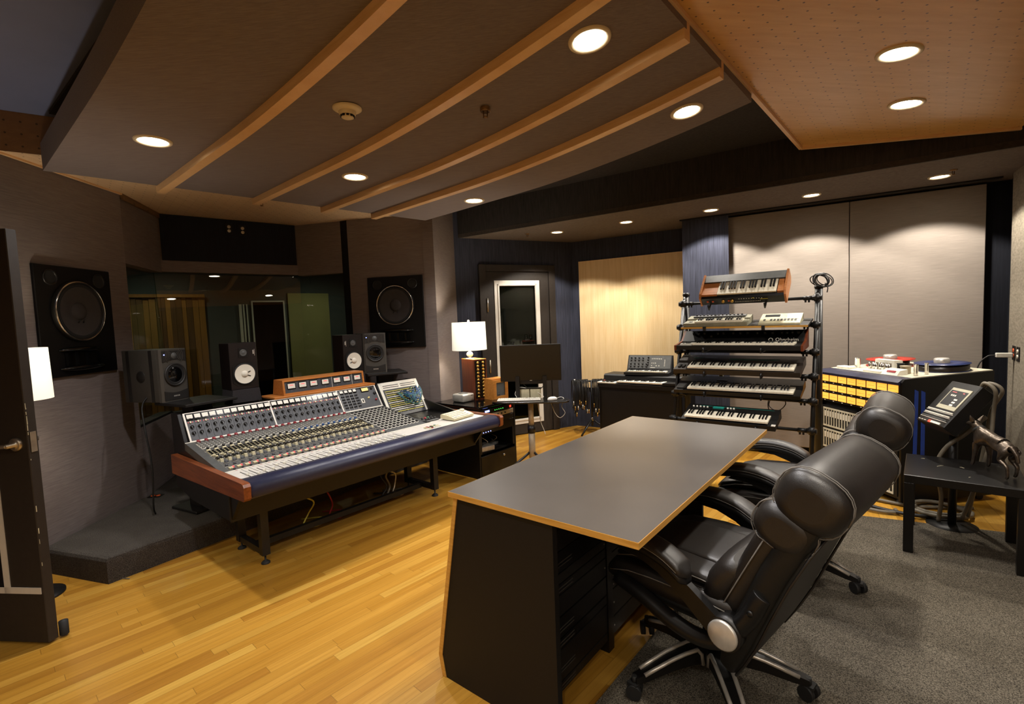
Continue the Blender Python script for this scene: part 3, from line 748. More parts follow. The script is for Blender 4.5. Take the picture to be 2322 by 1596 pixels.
# autolocator remote with chunky keys
t=thing('remote_control','cream tape remote with a jog dial lying on the right end of the mixing desk','remote control',X=Matrix.Translation(cw(1.82,.235,.6665))@RZ(CA+6))
b=MB(); prof=[(0,.004),(0,.022),(.04,.034),(.10,.046),(.155,.050),(.165,.045),(.165,.012),(.11,.008)]
b.prism(prof,0,.27,'x'); b.build('case','cream',t)
b=MB()
for i in range(11):
    for j in range(4):
        yy=.012+.030*j; zz=.022+(.012/.04)*yy if yy<.04 else .034+(.012/.06)*(yy-.04)
        b.box(.012+.0185*i,.026+.0185*i,yy,yy+.02,zz-.001,zz+.0065)
b.build('keys','white',t)
MB().lathe([(.024,0),(.024,.012),(.018,.018),(.0005,.018)],(.235,.11,.044),n=20).build('jog_dial','creamdeck',t)
# patch cords drooping over the patch panel
random.seed(5)
XP=T(1.675,.96,.655)@Matrix.Rotation(math.atan2(.31,.18),4,'X')
def pp(x,p,h): v=XP@Vector((x,p,h)); return cw(v.x,v.y,v.z)
cols=['cabblue','cabblue','cabgreen','cabblue','cabgreen','cabblue','cabblue','cabgreen','cabblue','cabblue','cabblk','cabblue','cabgreen','cabblue','cabblue','cabgreen']
nm={'cabblue':'blue','cabgreen':'teal','cabblk':'black'}
for i in range(16):
    a=random.uniform(.17,.30); c=random.uniform(.33,.45); p0=PLn-.12-random.uniform(0,.05); p1=PLn-.10-random.uniform(0,.05); lo=PLn-.16-random.uniform(.01,.13)-(.10 if cols[i]=='cabblk' else 0)
    m=(a+c)/2+random.uniform(-.05,.03)
    cable('patch_cord',[pp(a,p0,.004),pp(a,p0-.005,.03),pp(a+.01,(p0+lo)/2,.045+.01*random.random()),pp(m,lo,.03+.02*random.random()),pp(c-.02,(p1+lo)/2,.05),pp(c,p1,.035),pp(c+.01,p1+.005,.004)],.0038,cols[i],nm[cols[i]]+' patch cord in the tangled bundle on the desk patch panel','patch cord','patch cords on the patch panel',7,6)
# ------------------------------------------------------------------ wall speakers (local x across, y out of the wall = -y, z up)
def wall_speaker(loc, ang, label):
    t=thing('wall_speaker',label,'speaker',X=Matrix.Translation(loc)@RZ(ang),group='large speakers set into the walls')
    W,H=.645,.775; y0=-.022
    MB().box(-W/2,W/2,y0,.0,0,H,0,.004,1).build('baffle','baffle',t)
    c=(0,y0,.46)
    ax=(0,-1,0)
    w=MB().lathe([(.221,0),(.220,.020),(.214,.027),(.200,.029),(.196,.022)],c,ax,44).build('woofer','blkmetal',t)
    MB().lathe([(.2155,.0262),(.2125,.0305),(.207,.0305),(.205,.0285)],c,ax,52).build('chrome_ring','chrome',w)
    MB().lathe([(.199,.022),(.188,.027),(.175,.021)],c,ax,44).build('surround','rubber',w)
    prof=[(.178,.0215)]+[(.178-.0116*i,.0215-.0019*i+(.0010 if i%2 else 0)) for i in range(1,10)]+[(.055,.0035),(.0005,.003)]
    MB().lathe(prof,c,ax,44).build('cone','cone',w)
    MB().lathe([(.066,.004),(.062,.011),(.045,.020),(.022,.025),(.0005,.0262)],c,ax,28).build('dust_cap','cone',w)
    b=MB()
    for q in(-1,1): b.tube([(q*.018,y0-.022,.46-.064),(q*.022,y0-.013,.46-.082)],.004,5)
    b.build('lead_wire','blk2',w)
    for s in(-1,1):
        p=(s*.205,y0,.69)
        MB().lathe([(.056,0),(.056,.006),(.048,.008),(.045,.001)],p,ax,26).build('port_ring','plastic',t)
        MB().lathe([(.045,.0012),(.0005,.0014)],p,ax,26).build('port_hole','rubber',t)
    h=MB()
    def wing(zc):
        rings=[]
        for i in range(13):
            u=i/12; x=-.195+.39*u; k=math.sin(PI*min(1,max(0,u*.98+.01)))**.4
            rings.append([(x,y0-.075*k*math.cos(a)*.5-.03*k+.012,zc+.022*k*math.sin(a)) for a in [2*PI*j/10 for j in range(10)]])
        h.loft(rings,0,True,True)
    wing(.185); wing(.055)
    h.box(-.15,.15,y0-.006,y0,.075,.165); h.box(-.10,-.085,y0-.03,y0,.06,.18); h.box(.085,.10,y0-.03,y0,.06,.18); h.box(-.01,.01,y0-.03,y0,.06,.18)
    h.build('horn','blkgloss',t)
    return t
wa=math.degrees(math.atan2(AB[1]-3.21,AB[0]+3.144))
wall_speaker((-3.157,3.62,1.262),wa-180+180-0 if False else wa,'big black speaker set into the grey wall beside the white floor lamp') if False else None
def wsp(p,outward,label):
    o=Vector(outward).normalized(); a=math.degrees(math.atan2(o.y,o.x))+90      # local -y points into the room
    return wall_speaker((p[0]+o.x*.001,p[1]+o.y*.001,p[2]),a,label)
dA=(Vector(AB)-Vector((-3.0,-2.6))).normalized(); nA=Vector((dA.y,-dA.x))
pA=Vector((-3.0,-2.6))+dA*(3.62+2.6)/dA.y
wsp((pA.x,pA.y,1.262),nA,'big black speaker set into the left grey wall, behind the open door')
dE=(Vector(EF)-Vector(ES)).normalized(); nE=Vector((dE.y,-dE.x)); pE=Vector(ES)+dE*.54
wsp((pE.x,pE.y,1.278),nE,'big black speaker set into the grey wall beside the lamp with the drum shade')

# ------------------------------------------------------------------ small white-cone monitors
def ns(loc,ang,label,mirror):
    t=thing('studio_monitor',label,'speaker',X=Matrix.Translation(loc)@RZ(ang),group='black monitors with white cones')
    W,H,D=.215,.382,.199; ax=(0,-1,0); s=-1 if mirror else 1
    MB().box(-W/2,W/2,0,D,0,H,0,.003,1).build('cabinet','ns',t)
    c=(0,-.001,.125)
    b=MB(); b.prism([(-.092,.06),(-.06,.028),(.06,.028),(.092,.06),(.092,.19),(.06,.222),(-.06,.222),(-.092,.19)],-.003,.001,'y'); w=b.build('woofer_plate','plastic',t)
    MB().lathe([(.090,.001),(.088,.010),(.083,.0125),(.079,.009)],c,ax,32).build('woofer_rim','rubber',w)
    MB().lathe([(.0795,.0105),(.055,.0078),(.028,.005),(.0005,.0045)],c,ax,30).build('white_cone','conew',w,label='white woofer cone')
    b=MB(); b.lathe([(.028,.0055),(.024,.012),(.014,.017),(.0005,.019)],c,ax,20,0)
    b.build('dust_cap','conew',w)
    b=MB()
    for a in(.45,-.45): b.tube([(s*.026*math.cos(a),-.009,.125+.026*math.sin(a)),(s*.048*math.cos(a*.9),-.0105,.125+.048*math.sin(a))],.0035,5)
    b.build('lead_wire','blk2',w)
    b=MB(); b.box(-.036,.036,-.004,.001,.262,.338,0); b.build('tweeter_plate','plastic',t)
    MB().lathe([(.028,.004),(.024,.007),(.021,.004),(.012,.009),(.0005,.011)],(0,0,.30),ax,22).build('tweeter_dome','dkgrey',t)
    b=MB(); x=s*.082; b.box(x-.006,x+.004,-.0012,0,.285,.318,0); b.box(x+.007,x+.010,-.0012,0,.27,.325,0); b.build('name_plate','silver',t)
    return t
ns(cw(.575,1.40,1.052),CA,'black monitor with white cone nearest the open door, behind the mixing desk',False)
ns(cw(1.62,1.43,1.066),CA-2,'black monitor with white cone partly hidden by the wooden meter box',True)
def pad(loc,label,h):
    t=MB(); t.loft([[(-.115,-.02,0),(.115,-.02,0),(.115,.2,0),(-.115,.2,0)],[(-.105,-.015,h),(.105,-.015,h),(.105,.195,h),(-.105,.195,h)]],0,False,True)
    return t
for u,v,zb,zt,lb in((.575,1.40,.80,1.0515,'dark foam block under the monitor nearest the door'),(1.62,1.43,.80,1.0655,'dark foam block under the monitor behind the meter box')):
    tag(pad(None,'',.105).build('isolation_pad','foam',X=Matrix.Translation(cw(u,v,zt-.1055))@RZ(CA)),lb,'speaker pad','foam blocks')
    st=thing('speaker_post','slim black post behind the mixing desk carrying the '+('left foam block' if u<1 else 'right foam block'),'stand',X=Matrix.Translation(cw(u,v+.0,0))@RZ(CA),group='posts behind the desk')
    MB().box(-.10,.10,-.0,.19,zt-.13,zt-.107).build('top_plate','blk',st); MB().box(-.04,.04,.085,.165,.17,zt-.13).build('column','blk',st); MB().box(-.12,.12,-.005,.24,.1655,.18).build('base_plate','blk',st)

# ------------------------------------------------------------------ larger grey monitors on stands
def grey_speaker(loc,ang,label):
    t=thing('grey_monitor',label,'speaker',X=Matrix.Translation(loc)@RZ(ang),group='grey studio monitors')
    W,H,D=.235,.405,.38; ax=(0,-1,0)
    MB().box(-W/2,W/2,.03,D,0,H,0,.006,2).build('cabinet','spkgrey',t)
    b=MB()
    for y in(.075,.305): b.box(-W/2-.0015,W/2+.0015,y,y+.032,.004,H-.004)
    b.build('side_strip','spkdk',t)
    b=MB(); b.prism([(-W/2,.03),(-W/2+.004,.012),(-W/2+.02,.0),(W/2-.02,0),(W/2-.004,.012),(W/2,.03)],.0,H,'z'); b.build('front_baffle','spkgrey',t)
    b=MB(); pts=[(-.098,H-.012),(.098,H-.012),(.098,H-.10)]+[(.098-.0196*i,H-.10+.018*math.sin(PI*i/10)) for i in range(1,10)]+[(-.098,H-.10)]
    b.prism(pts,-.004,.002,'y'); b.build('tweeter_panel','spkdk',t)
    b=MB(); pts=[(-.098,.012),(.098,.012),(.098,.085)]+[(.098-.0196*i,.085-.018*math.sin(PI*i/10)) for i in range(1,10)]+[(-.098,.085)]
    b.prism(pts,-.004,.002,'y'); b.build('lower_panel','spkdk',t)
    MB().lathe([(.024,.004),(.019,.007),(.010,.011),(.0005,.013)],(0,0,H-.052),ax,22).build('tweeter_dome','dkgrey',t)
    b=MB()
    for s in(-1,1):
        for k in range(4):
            r=.034+.013*k; b.tube([(s*r*math.cos(a),-.005,H-.052+r*math.sin(a)) for a in [(-.75+.25*j) for j in range(7)]],.0018,5)
    b.build('guide_rib','spkgrey',t)
    c=(0,-.001,.205)
    w=MB().lathe([(.090,0),(.089,.008),(.080,.010),(.074,.004)],c,ax,34).build('woofer_ring','spkdk',t)
    MB().lathe([(.074,.004),(.066,.007),(.058,.002)],c,ax,34).build('surround','rubber',w)
    MB().lathe([(.058,.003),(.045,.008),(.025,.012),(.0005,.0135)],c,ax,34).build('cone','blkgloss',w)
    MB().box(-.085,-.078,-.006,-.003,H-.045,H-.038).build('power_light','ledblue',t,label='small blue light')
    b=MB()
    for k in range(4): b.box(-.026+.013*k,-.017+.013*k,-.005,-.003,.036,.046)
    b.build('badge','silver',t)
    MB().lathe([(.045,0),(.043,.003),(.0005,.003)],(-W/2,.20,.20),(-1,0,0),22).build('port_cap','spkdk',t)
    return t
grey_speaker((-2.63,3.84,1.010),74,'grey studio monitor near the open door, turned so its side panel shows')
grey_speaker((-1.39,5.02,1.047),27,'grey studio monitor in front of the wall speaker, on a black stand near the lamp')
def stand(loc,ang,h,label,z0):
    t=thing('speaker_stand',label,'speaker stand',X=Matrix.Translation(loc)@RZ(ang),group='black speaker stands')
    MB().box(-.20,.20,-.21,.21,h-.022,h,0,.004,1).build('top_plate','blkmetal',t)
    MB().box(-.075,.075,-.075,.075,z0+.02,h-.022).build('column','blk',t)
    MB().box(-.165,.165,-.165,.165,z0,z0+.02,0,.004,1).build('base_plate','blkmetal',t)
stand((-2.49,3.86,0),62,1.0095,'black column stand under the grey monitor near the open door',.1655)
stand((-1.345,5.165,0),CA-26,1.0465,'black column stand under the grey monitor by the patch bay',.1655)

# ------------------------------------------------------------------ lamps
def lamp(X,label,stand_h):
    t=thing('table_lamp' if stand_h is None else 'floor_lamp',label,'lamp',X=X)
    return t
def shade_into(t,z,r,h,m='shade'):
    b=MB(); n=40
    ring=lambda rr,zz:[(rr*math.cos(2*PI*i/n),rr*math.sin(2*PI*i/n),zz) for i in range(n)]
    b.loft([ring(r,z),ring(r*.965,z+h),ring(r*.955,z+h),ring(r*.99,z)],0,True,False)
    b.lathe([(r*.965,0),(r*.955,.0005)],(0,0,z+h),n=n)
    b.build('lamp_shade',m,t)
    b=MB(); 
    for k in range(3): b.tube([(0,0,z+h-.03),(r*.955*math.cos(2*PI*k/3),r*.955*math.sin(2*PI*k/3),z+h-.012)],.0018,5)
    b.build('shade_spider','silver',t)
TB=(-.392,5.13)   # tower corner
tl=thing('table_lamp','white table lamp with drum shade standing on the brown wooden tower','lamp',X=FX(-.452,5.275,1.134))
MB().lathe([(.045,0),(.045,.008),(.012,.012),(.012,.020),(.026,.026),(.036,.042),(.036,.052),(.026,.070),(.012,.076),(.010,.10),(.0005,.10)],n=24).build('base','lampw',tl)
shade_into(tl,.095,.185,.295)
MB().lathe([(.010,.385),(.014,.40),(.012,.412),(.0005,.418)],n=14).build('finial','lampw',tl)
MB().cyl((0,0,.10),(0,0,.39),.004,n=8).build('rod','silver',tl)
point('lamp_bulb',(-.452,5.275,1.134+.24),14*PW,.045,(1,.90,.74))
fl=thing('floor_lamp','white shaded floor lamp half hidden behind the open door','lamp',X=FX(-2.895,2.86,0))
MB().lathe([(.13,0),(.13,.012),(.02,.022),(.0005,.022)],n=28).build('base','blkmetal',fl); MB().cyl((0,0,.02),(0,0,1.40),.011,n=10).build('pole','blkmetal',fl)
shade_into(fl,1.185,.165,.30)
point('lamp_bulb',(-2.895,2.86,1.34),12*PW,.045,(1,.90,.74))

# ------------------------------------------------------------------ equipment cabinet right of the console
EXo=Vector((-.352,4.69)); EA=CA
eq=thing('equipment_cabinet','black rack cabinet of outboard gear at the right end of the mixing desk','cabinet',X=Matrix.Translation((EXo.x,EXo.y,0))@RZ(EA))
EW,ED,EH=.56,.62,.71
b=MB(); b.box(0,.02,0,ED,0,EH-.025); b.box(EW-.02,EW,0,ED,0,EH-.025); b.box(.02,EW-.02,ED-.015,ED,0,EH-.025); b.box(.02,EW-.02,0,ED,0,.03); b.box(.02,EW-.02,.06,ED,.215,.232); b.build('body','blk',eq)
MB().box(-.005,EW+.005,-.015,ED,EH-.025,EH,0,.003,1).build('top_board','blkgloss',eq)
for x in(.02,EW-.045): MB().box(x,x+.025,.004,.03,.24,EH-.03).build('rack_rail','blkmetal',eq)
d=MB().box(.022,EW-.022,-.004,.016,.03,.212).build('drawer_front','blk2',eq); MB().lathe([(.010,0),(.011,.012),(.006,.018),(.0005,.018)],(EW*.62,-.004,.17),(0,-1,0),14).build('drawer_knob','chrome',d)
def unit(z,h,m,feat):
    o=MB().box(.03,EW-.03,-.004,.30,z,z+h,0,.002,1).build('rack_unit',m,eq); return o
u=unit(.625,.044,'blk2',0)
MB().box(.10,.16,-.008,-.003,.640,.658).build('display','ledblue',u); b=MB()
for i in range(5): b.box(.24+.03*i,.248+.03*i,-.007,-.003,.642,.648)
b.build('indicator','ledgreen',u); MB().box(.47,.49,-.008,-.003,.636,.656).build('power_switch','ledred',u,label='red lit power switch')
u=unit(.575,.044,'silver',0); b=MB()
for i in range(6): b.lathe([(.008,0),(.007,.010),(.0005,.010)],(.12+.055*i,-.004,.597),(0,-1,0),10)
b.build('control_knob','blk2',u)
u=unit(.43,.088,'blk2',0); b=MB()
for i in range(4): b.box(.06+.035*i,.068+.035*i,-.007,-.003,.445,.452)
b.build('indicator','ledblue',u); MB().box(.27,.33,-.007,-.003,.47,.50).build('display','ledblue',u); 
u=unit(.522,.046,'blkmetal',0)
tag(MB().box(0,.21,0,.17,0,.05,0,.006,2).build('drive_unit','silver',X=Matrix.Translation((EXo.x,EXo.y,.2325))@RZ(EA)@T(.06,.08,0)@RZ(-12)),'silver external box lying on the shelf inside the black rack cabinet','drive')
tag(MB().box(0,.14,0,.12,0,.03,0,.004,1).build('interface_box','dkgrey',X=Matrix.Translation((EXo.x,EXo.y,.2325))@RZ(EA)@T(.32,.16,0)),'dark grey interface box beside the silver box inside the rack cabinet','interface')
def ew(x,y,z): p=Matrix.Translation((EXo.x,EXo.y,0))@RZ(EA)@Vector((x,y,z)); return tuple(p)
random.seed(3)
for i in range(4):
    cable('rack_cable',[ew(.10+.08*i,.30,.41),ew(.12+.09*i,.16+.03*i,.36),ew(.16+.07*i,.10,.30+.01*i),ew(.20+.05*i,.20,.262)],.003,('cabblk','cabwht','cabblk','cabgrey')[i],('thin black cable hanging at the left inside the rack cabinet','thin white cable hanging inside the rack cabinet','thin black cable beside the dark interface inside the rack cabinet','thin grey cable inside the rack cabinet')[i],'cable','cables inside the rack cabinet')
# things on the cabinet
t=thing('module_tower','tall brown wooden case of audio modules with gold knobs, lamp standing on it','rack case',X=FX(-.405,5.125,EH+.0005,34))
b=MB(); b.box(0,.012,0,.26,0,.42); b.box(.143,.155,0,.26,0,.42); b.box(.012,.143,0,.26,0,.012); b.box(.012,.143,0,.26,.408,.42); b.box(.012,.143,.245,.26,.012,.408); b.build('case','walnut',t)
first=None
for i in range(11):
    b=MB(); b.box(.013,.142,-.002,.05,.014+.0357*i,.048+.0357*i)
    o=b.build('module','blk2',t)
    for x in(.045,.108):
        if first is None: first=MB().lathe([(.0135,0),(.0125,.014),(.0005,.016)],(0,0,0),(0,-1,0),12).build('knob','gold',o,X=T(x,-.002,.031+.0357*i)) 
        else: inst(first,o,T(x,-.002,.031+.0357*i),'knob')
MB().box(0,.155,0,.26,.4202,.4232).build('top_lid','honey',t)
t=thing('tube_amplifier','small honey coloured wooden box with a clear front on the black cabinet','amplifier',X=FX(-.205,5.065,EH+.0005,42))
b=MB(); W,H,D=.20,.215,.165
b.box(0,W,0,D,0,.014); b.box(0,W,.02,D,H-.014,H); b.box(0,.014,0,D,.014,H-.014); b.box(W-.014,W,0,D,.014,H-.014); b.box(.014,W-.014,D-.01,D,.014,H-.014); b.box(.014,.04,0,.014,.014,H-.014); b.box(W-.04,W-.014,0,.014,.014,H-.014); b.box(.04,W-.04,0,.014,.014,.035); b.box(.04,W-.04,0,.014,H-.04,H-.014)
b.build('case','honey',t); MB().box(.04,W-.04,.006,.010,.035,H-.04).build('front_window','dkgrey',t)
b=MB(); b.lathe([(.02,0),(.02,.05),(.012,.07),(.0005,.07)],(.07,.09,.02),n=12); b.lathe([(.02,0),(.02,.05),(.012,.07),(.0005,.07)],(.13,.09,.02),n=12); b.build('valve','dkgrey',t)
MB().lathe([(.008,0),(.007,.012),(.0005,.012)],(.065,-.0,.05),(0,-1,0),10).build('knob','blk2',t)
b=MB(); b.box(0,.18,0,.19,0,.006); b.box(.003,.177,.003,.187,.006,.0085)
t=thing('small_computer','square silver desktop box at the near corner of the black cabinet','computer',X=FX(-.512,4.965,EH+.0005,EA))
MB().box(0,.165,0,.165,.0,.082,0,.016,3).build('case','silver',t); MB().lathe([(.05,0),(.05,.001),(.0005,.001)],(.0825,.0825,.082),n=28).build('top_disc','dkgrey',t)
b=MB(); b.box(.11,.14,-.001,.001,.06,.068); b.build('badge','dkgrey',t)
# ------------------------------------------------------------------ doors and wall panels
dg=(Vector(GH)-Vector(FG)).normalized(); ga=math.degrees(math.atan2(dg.y,dg.x)); gp=Vector(FG)
def gx(x): # x along the door wall from the near edge of the door frame
    p=Vector((-.394,6.275)); k=(p-gp).dot(dg); q=gp+dg*(k+x); return q
XG=Matrix.Translation((*gx(0),0))@RZ(ga)
dr=bpy.data.objects.new('door_2',None); COL.objects.link(dr); dr.matrix_local=XG; dr['kind']='structure'; dr['label']='dark painted door with a tall white framed window in the blue wall'; dr['category']='door'
b=MB()
for x0,x1,z0,z1 in((0,.095,0,2.236),(1.01,1.105,0,2.236),(.095,1.01,2.15,2.236)): b.box(x0,x1,-.045,-.0005,z0,z1,0,.003,1)
b.build('door_frame','doorp',dr)
b=MB()
for x0,x1,z0,z1 in((.099,.27,.012,2.145),(.80,1.006,.012,2.145),(.27,.80,1.955,2.145),(.27,.80,.012,.215)): b.box(x0,x1,-.026,-.0006,z0,z1)
b.build('door_leaf','doorp',dr)
b=MB()
for x0,x1,z0,z1 in((.205,.275,.145,2.035),(.795,.865,.145,2.035),(.275,.795,1.965,2.035),(.275,.795,.145,.215)): b.box(x0,x1,-.034,-.0265,z0,z1,0,.002,1); 
for x0,x1,z0,z1 in((.25,.272,.19,1.99),(.798,.82,.19,1.99),(.25,.82,1.968,1.99),(.25,.82,.19,.212)): b.box(x0,x1,-.042,-.034,z0,z1)
b.build('window_trim','alu',dr)
MB().box(.27,.80,-.016,-.010,.215,1.955).build('pane','glassdoor',dr); MB().box(.27,.80,-.004,-.001,.215,1.955).build('dark_beyond','blkgloss',dr)
for z in(1.64,.86): MB().cyl((.098,-.048,z),(.098,-.048,z+.17),.011,n=10).build('hinge','nickel',dr)
MB().cyl((.94,-.03,1.0),(.94,-.075,1.0),.012,n=10).build('door_handle','nickel',dr)
# open door at the left
dd=(Vector((-2.664,2.419))-Vector((-2.384,2.389))).normalized(); da=math.degrees(math.atan2(dd.y,dd.x))
d1=bpy.data.objects.new('door_1',None); COL.objects.link(d1); d1.matrix_local=FX(-2.384,2.389,0,da); d1['kind']='structure'; d1['label']='heavy dark door standing open at the left edge with lever handle'; d1['category']='door'
# local x runs from the free edge to the hinge, +y faces the camera side after rotation by about 174 degrees
b=MB(); b.box(0,.70,-.05,0,.012,2.07,0,.003,1); b.build('door_leaf','doorp',d1)
b=MB(); b.box(.012,.69,.0,.004,.268,.300); b.box(.182,.215,.0,.004,.268,1.9); b.box(.182,.69,.0,.004,1.87,1.90); b.build('window_trim','alu',d1)
MB().box(.215,.69,.0005,.003,.30,1.87).build('pane','blkgloss',d1)
h=MB().lathe([(.033,0),(.033,.010),(.026,.014),(.012,.016),(.012,.05),(.0005,.052)],(.060,0,1.028),(0,1,0),24).build('door_handle','nickel',d1)
MB().tube(spline([(.060,.046,1.028),(.085,.05,1.027),(.14,.052,1.026),(.19,.05,1.026)],5),.010,9).build('lever','nickel',h)
h=MB().lathe([(.030,0),(.030,.010),(.012,.014),(.012,.045),(.0005,.046)],(.060,-.05,1.035),(0,-1,0),20).build('door_handle','nickel',d1)
MB().box(-.003,.0,-.04,-.012,.985,1.085).build('latch_plate','nickel',d1)
random.seed(21); b=MB()
for i in range(15):
    z=random.choice((random.uniform(1.05,1.3),random.uniform(.1,.95),random.uniform(1.1,1.25))); b.box(-.0012,-.0002,-.006-random.uniform(0,.003),-.0045,z,z+random.uniform(.006,.03))
b.build('worn_edge','beige',d1,label='bare chips along the door edge')
MB().lathe([(.02,0),(.02,.07),(.0005,.075)],(-.002,-.075,.012),(0,0,1),14).build('door_stop','rubber',d1)
# pale wood panel and grey panels on the back wall
dh=(Vector(HP)-Vector(GH)).normalized(); nh=Vector((dh.y,-dh.x)); ha=math.degrees(math.atan2(dh.y,dh.x))
p0=Vector(GH)+dh*.105+nh*.001
tag(MB().box(0,1.40,-.028,0,.555,2.28).build('wooden_panel','perfp',X=Matrix.Translation((*p0,0))@RZ(ha)),'large pale perforated wooden panel hung on the blue wall behind the small synthesizer','acoustic panel')
i0=Vector((2.377,5.405)); di=Vector((.843,-.537)).normalized(); ia=math.degrees(math.atan2(di.y,di.x))
def ipanel(s0,s1,lb): 
    p=i0+di*s0; tag(MB().box(0,s1-s0,0,.05,.10,2.535,0,.004,1).build('fabric_panel','fabpanel',X=Matrix.Translation((*p,0))@RZ(ia)),lb,'acoustic panel','grey fabric wall panels')
ipanel(.0,1.082,'grey fabric panel on the back wall behind the keyboard rack'); ipanel(1.088,2.055,'grey fabric panel on the back wall behind the tape machine')

# ------------------------------------------------------------------ keyboard rack
KA=-38; KO=Vector((1.697,4.625)); KU=Vector((math.cos(rad(KA)),math.sin(rad(KA)))); KV=Vector((-KU.y,KU.x))
XK=Matrix.Translation((KO.x,KO.y,0))@RZ(KA)
rk=thing('keyboard_rack','black tubular A-frame stand holding tiers of synthesizers','keyboard stand',X=XK)
for u in(-.155,.975):
    b=MB(); b.cyl((u,.30,.015),(u,.30,1.70),.030,n=16); b.lathe([(.033,0),(.036,.012),(.030,.03),(.0005,.03)],(u,.30,1.70),n=14); b.build('rear_upright','tube',rk)
    b=MB(); b.cyl((u-.0,-.24,.015),(u,.235,1.66),.018,n=12); b.cyl((u,.235,1.66),(u,.30,1.66),.015,n=10); b.build('front_upright','tube',rk)
    MB().tube([(u,-.34,.02),(u,.45,.02)],.02,8).build('foot','tube',rk)
BARS=(1.62,1.395,1.170,.972,.775,.545)
def fv(z): return -.24+.475*(z-.015)/1.645
for i,z in enumerate(BARS):
    y=fv(z)-.03
    b=MB(); b.cyl((-.155,y,z),(.975,y,z),.014,n=12)
    for u in(-.155,.975): b.cyl((u-.035,y,z),(u+.035,y,z),.023,n=12); s=1 if u<.5 else -1; b.cyl((u+s*.035,y,z),(u+s*.10,y,z),.019,n=12); b.cyl((u,y,z-.03),(u,y,z+.03),.024,n=12)
    for u in(-.095,-.07,.89,.915): b.cyl((u,y,z-.014),(u,y,z-.036),.008,n=8)
    o=b.build('cross_bar','tube',rk)
    tier=((-.03,1.603,42,.02),None,(-.20,1.196,3,0),(-.20,.985,13,0),(-.20,.805,12,0),(-.40,.575,12,0))[i]
    if tier:
        v0,z0,tl,dz=tier; tn=math.tan(rad(tl)); cs_=math.cos(rad(tl))
        for u in(.16,.62):
            un=lambda yy:z0+(yy-v0)*tn-.014-dz/cs_
            pts=[(u,y,z+.014),(u,y-.02,un(y-.02)-.002),(u,v0+.01,un(v0+.01)),(u,v0-.016,un(v0-.016)),(u,v0-.018-.0*tn,un(v0)+.040)]
            if i==0: pts=[(u,y,z+.014),(u,y-.06,un(y-.06)),(u,v0+.03,un(v0+.03)),(u,v0-.005,un(v0)-.006),(u,v0-.03,un(v0)+.03)]
            MB().tube(pts,.008,7).build('support_arm','tube',o)
sh=MB(); sh.X=T(0,0,1.402)@RX(9); sh.box(-.075,.945,-.10,.20,0,.016,0); 
sh.box(-.075,.945,-.1012,-.10,0,.016,1); sh.build('shelf','blk',rk).data.materials.append(M['edge'])
b=MB()
for u in(.14,.62): b.box(u-.012,u+.012,-.124,-.104,1.366,1.404)
b.build('shelf_bracket','blkmetal',rk)

WK=.0236
def keys(t,x0,n,y0,y1,z,first=0,X=None,m='ivory'):
    b=MB(); k=MB()
    if X is not None: b.X=X; k.X=X
    L=y1-y0
    for i in range(n):
        b.box(x0+WK*i+.0005,x0+WK*(i+1)-.0005,y0,y1,z-.014,z)
    pat=[1,1,0,1,1,1,0]
    for i in range(n-1):
        if pat[(i+first)%7]: 
            xc=x0+WK*(i+1); k.prism([(y0+L*.36,z),(y0+L*.40,z+.010),(y1,z+.012),(y1,z)],xc-.0058,xc+.0058,'x')
    b.build('white_keys',m,t); k.build('black_keys','keyblk',t)
def kthing(name,label,u,v,z,tilt,cat='synthesizer',grp='synthesizers on the keyboard rack'):
    return thing(name,label,cat,X=XK@T(u,v,z)@RX(tilt),group=grp)
def knobs(t,pts,r,h,m,base=None,name='knob'):
    first=None
    for x,y,z in pts:
        if first is None: first=MB().lathe([(r,0),(r*.9,h),(.0005,h)],n=10).build(name,m,t,X=T(x,y,z))
        else: inst(first,t,T(x,y,z),name)
# 1 top: wood-cheeked preset synth with a front control strip
t=kthing('synthesizer','teak-sided preset synthesizer on the top tier, white keys above a black control strip',.085,-.03,1.603,42)
W=.70
for x in(0,W-.016): MB().prism([(0,-.02),(0,.075),(.03,.10),(.27,.125),(.29,.02),(.26,-.02)],x,x+.016,'x').build('end_cheek','synthwood',t)
b=MB(); b.prism([(.01,-.015),(.005,.062),(.03,.075),(.18,.080),(.18,-.015)],.016,W-.016,'x',0); b.build('body','blk2',t)
MB().prism([(.178,.085),(.18,.108),(.27,.112),(.28,.0),(.178,.0)],.016,W-.016,'x').build('top_cover','dkgrey',t)
MB().box(.018,.152,.025,.178,.07,.094).build('key_block','synthwood',t); MB().box(W-.066,W-.018,.025,.178,.07,.094).build('key_block','synthwood',t)
keys(t,.155,20,.022,.178,.098,0)
f=MB(); 
for x in(.06,.105,.24): f.box(x,x+.016,.0015,.006,.02,.034,0)
for i in range(10): f.box(.33+.020*i,.337+.020*i,.002,.006,.042,.046,1)
for i in range(16): f.box(.30+.013*i,.306+.013*i,.002,.006,.012,.015,1)
f.box(.44,.455,.002,.006,.045,.052,2); f.box(.50,.56,.002,.0065,.03,.034,2)
f.build('panel_print',['orange','txt','yellow'],t)
for x in(.20,.275): 
    MB().lathe([(.014,0),(.012,.012),(.0005,.012)],(x,.004,.026),(0,-1,0),14).build('dial','gold',t); 
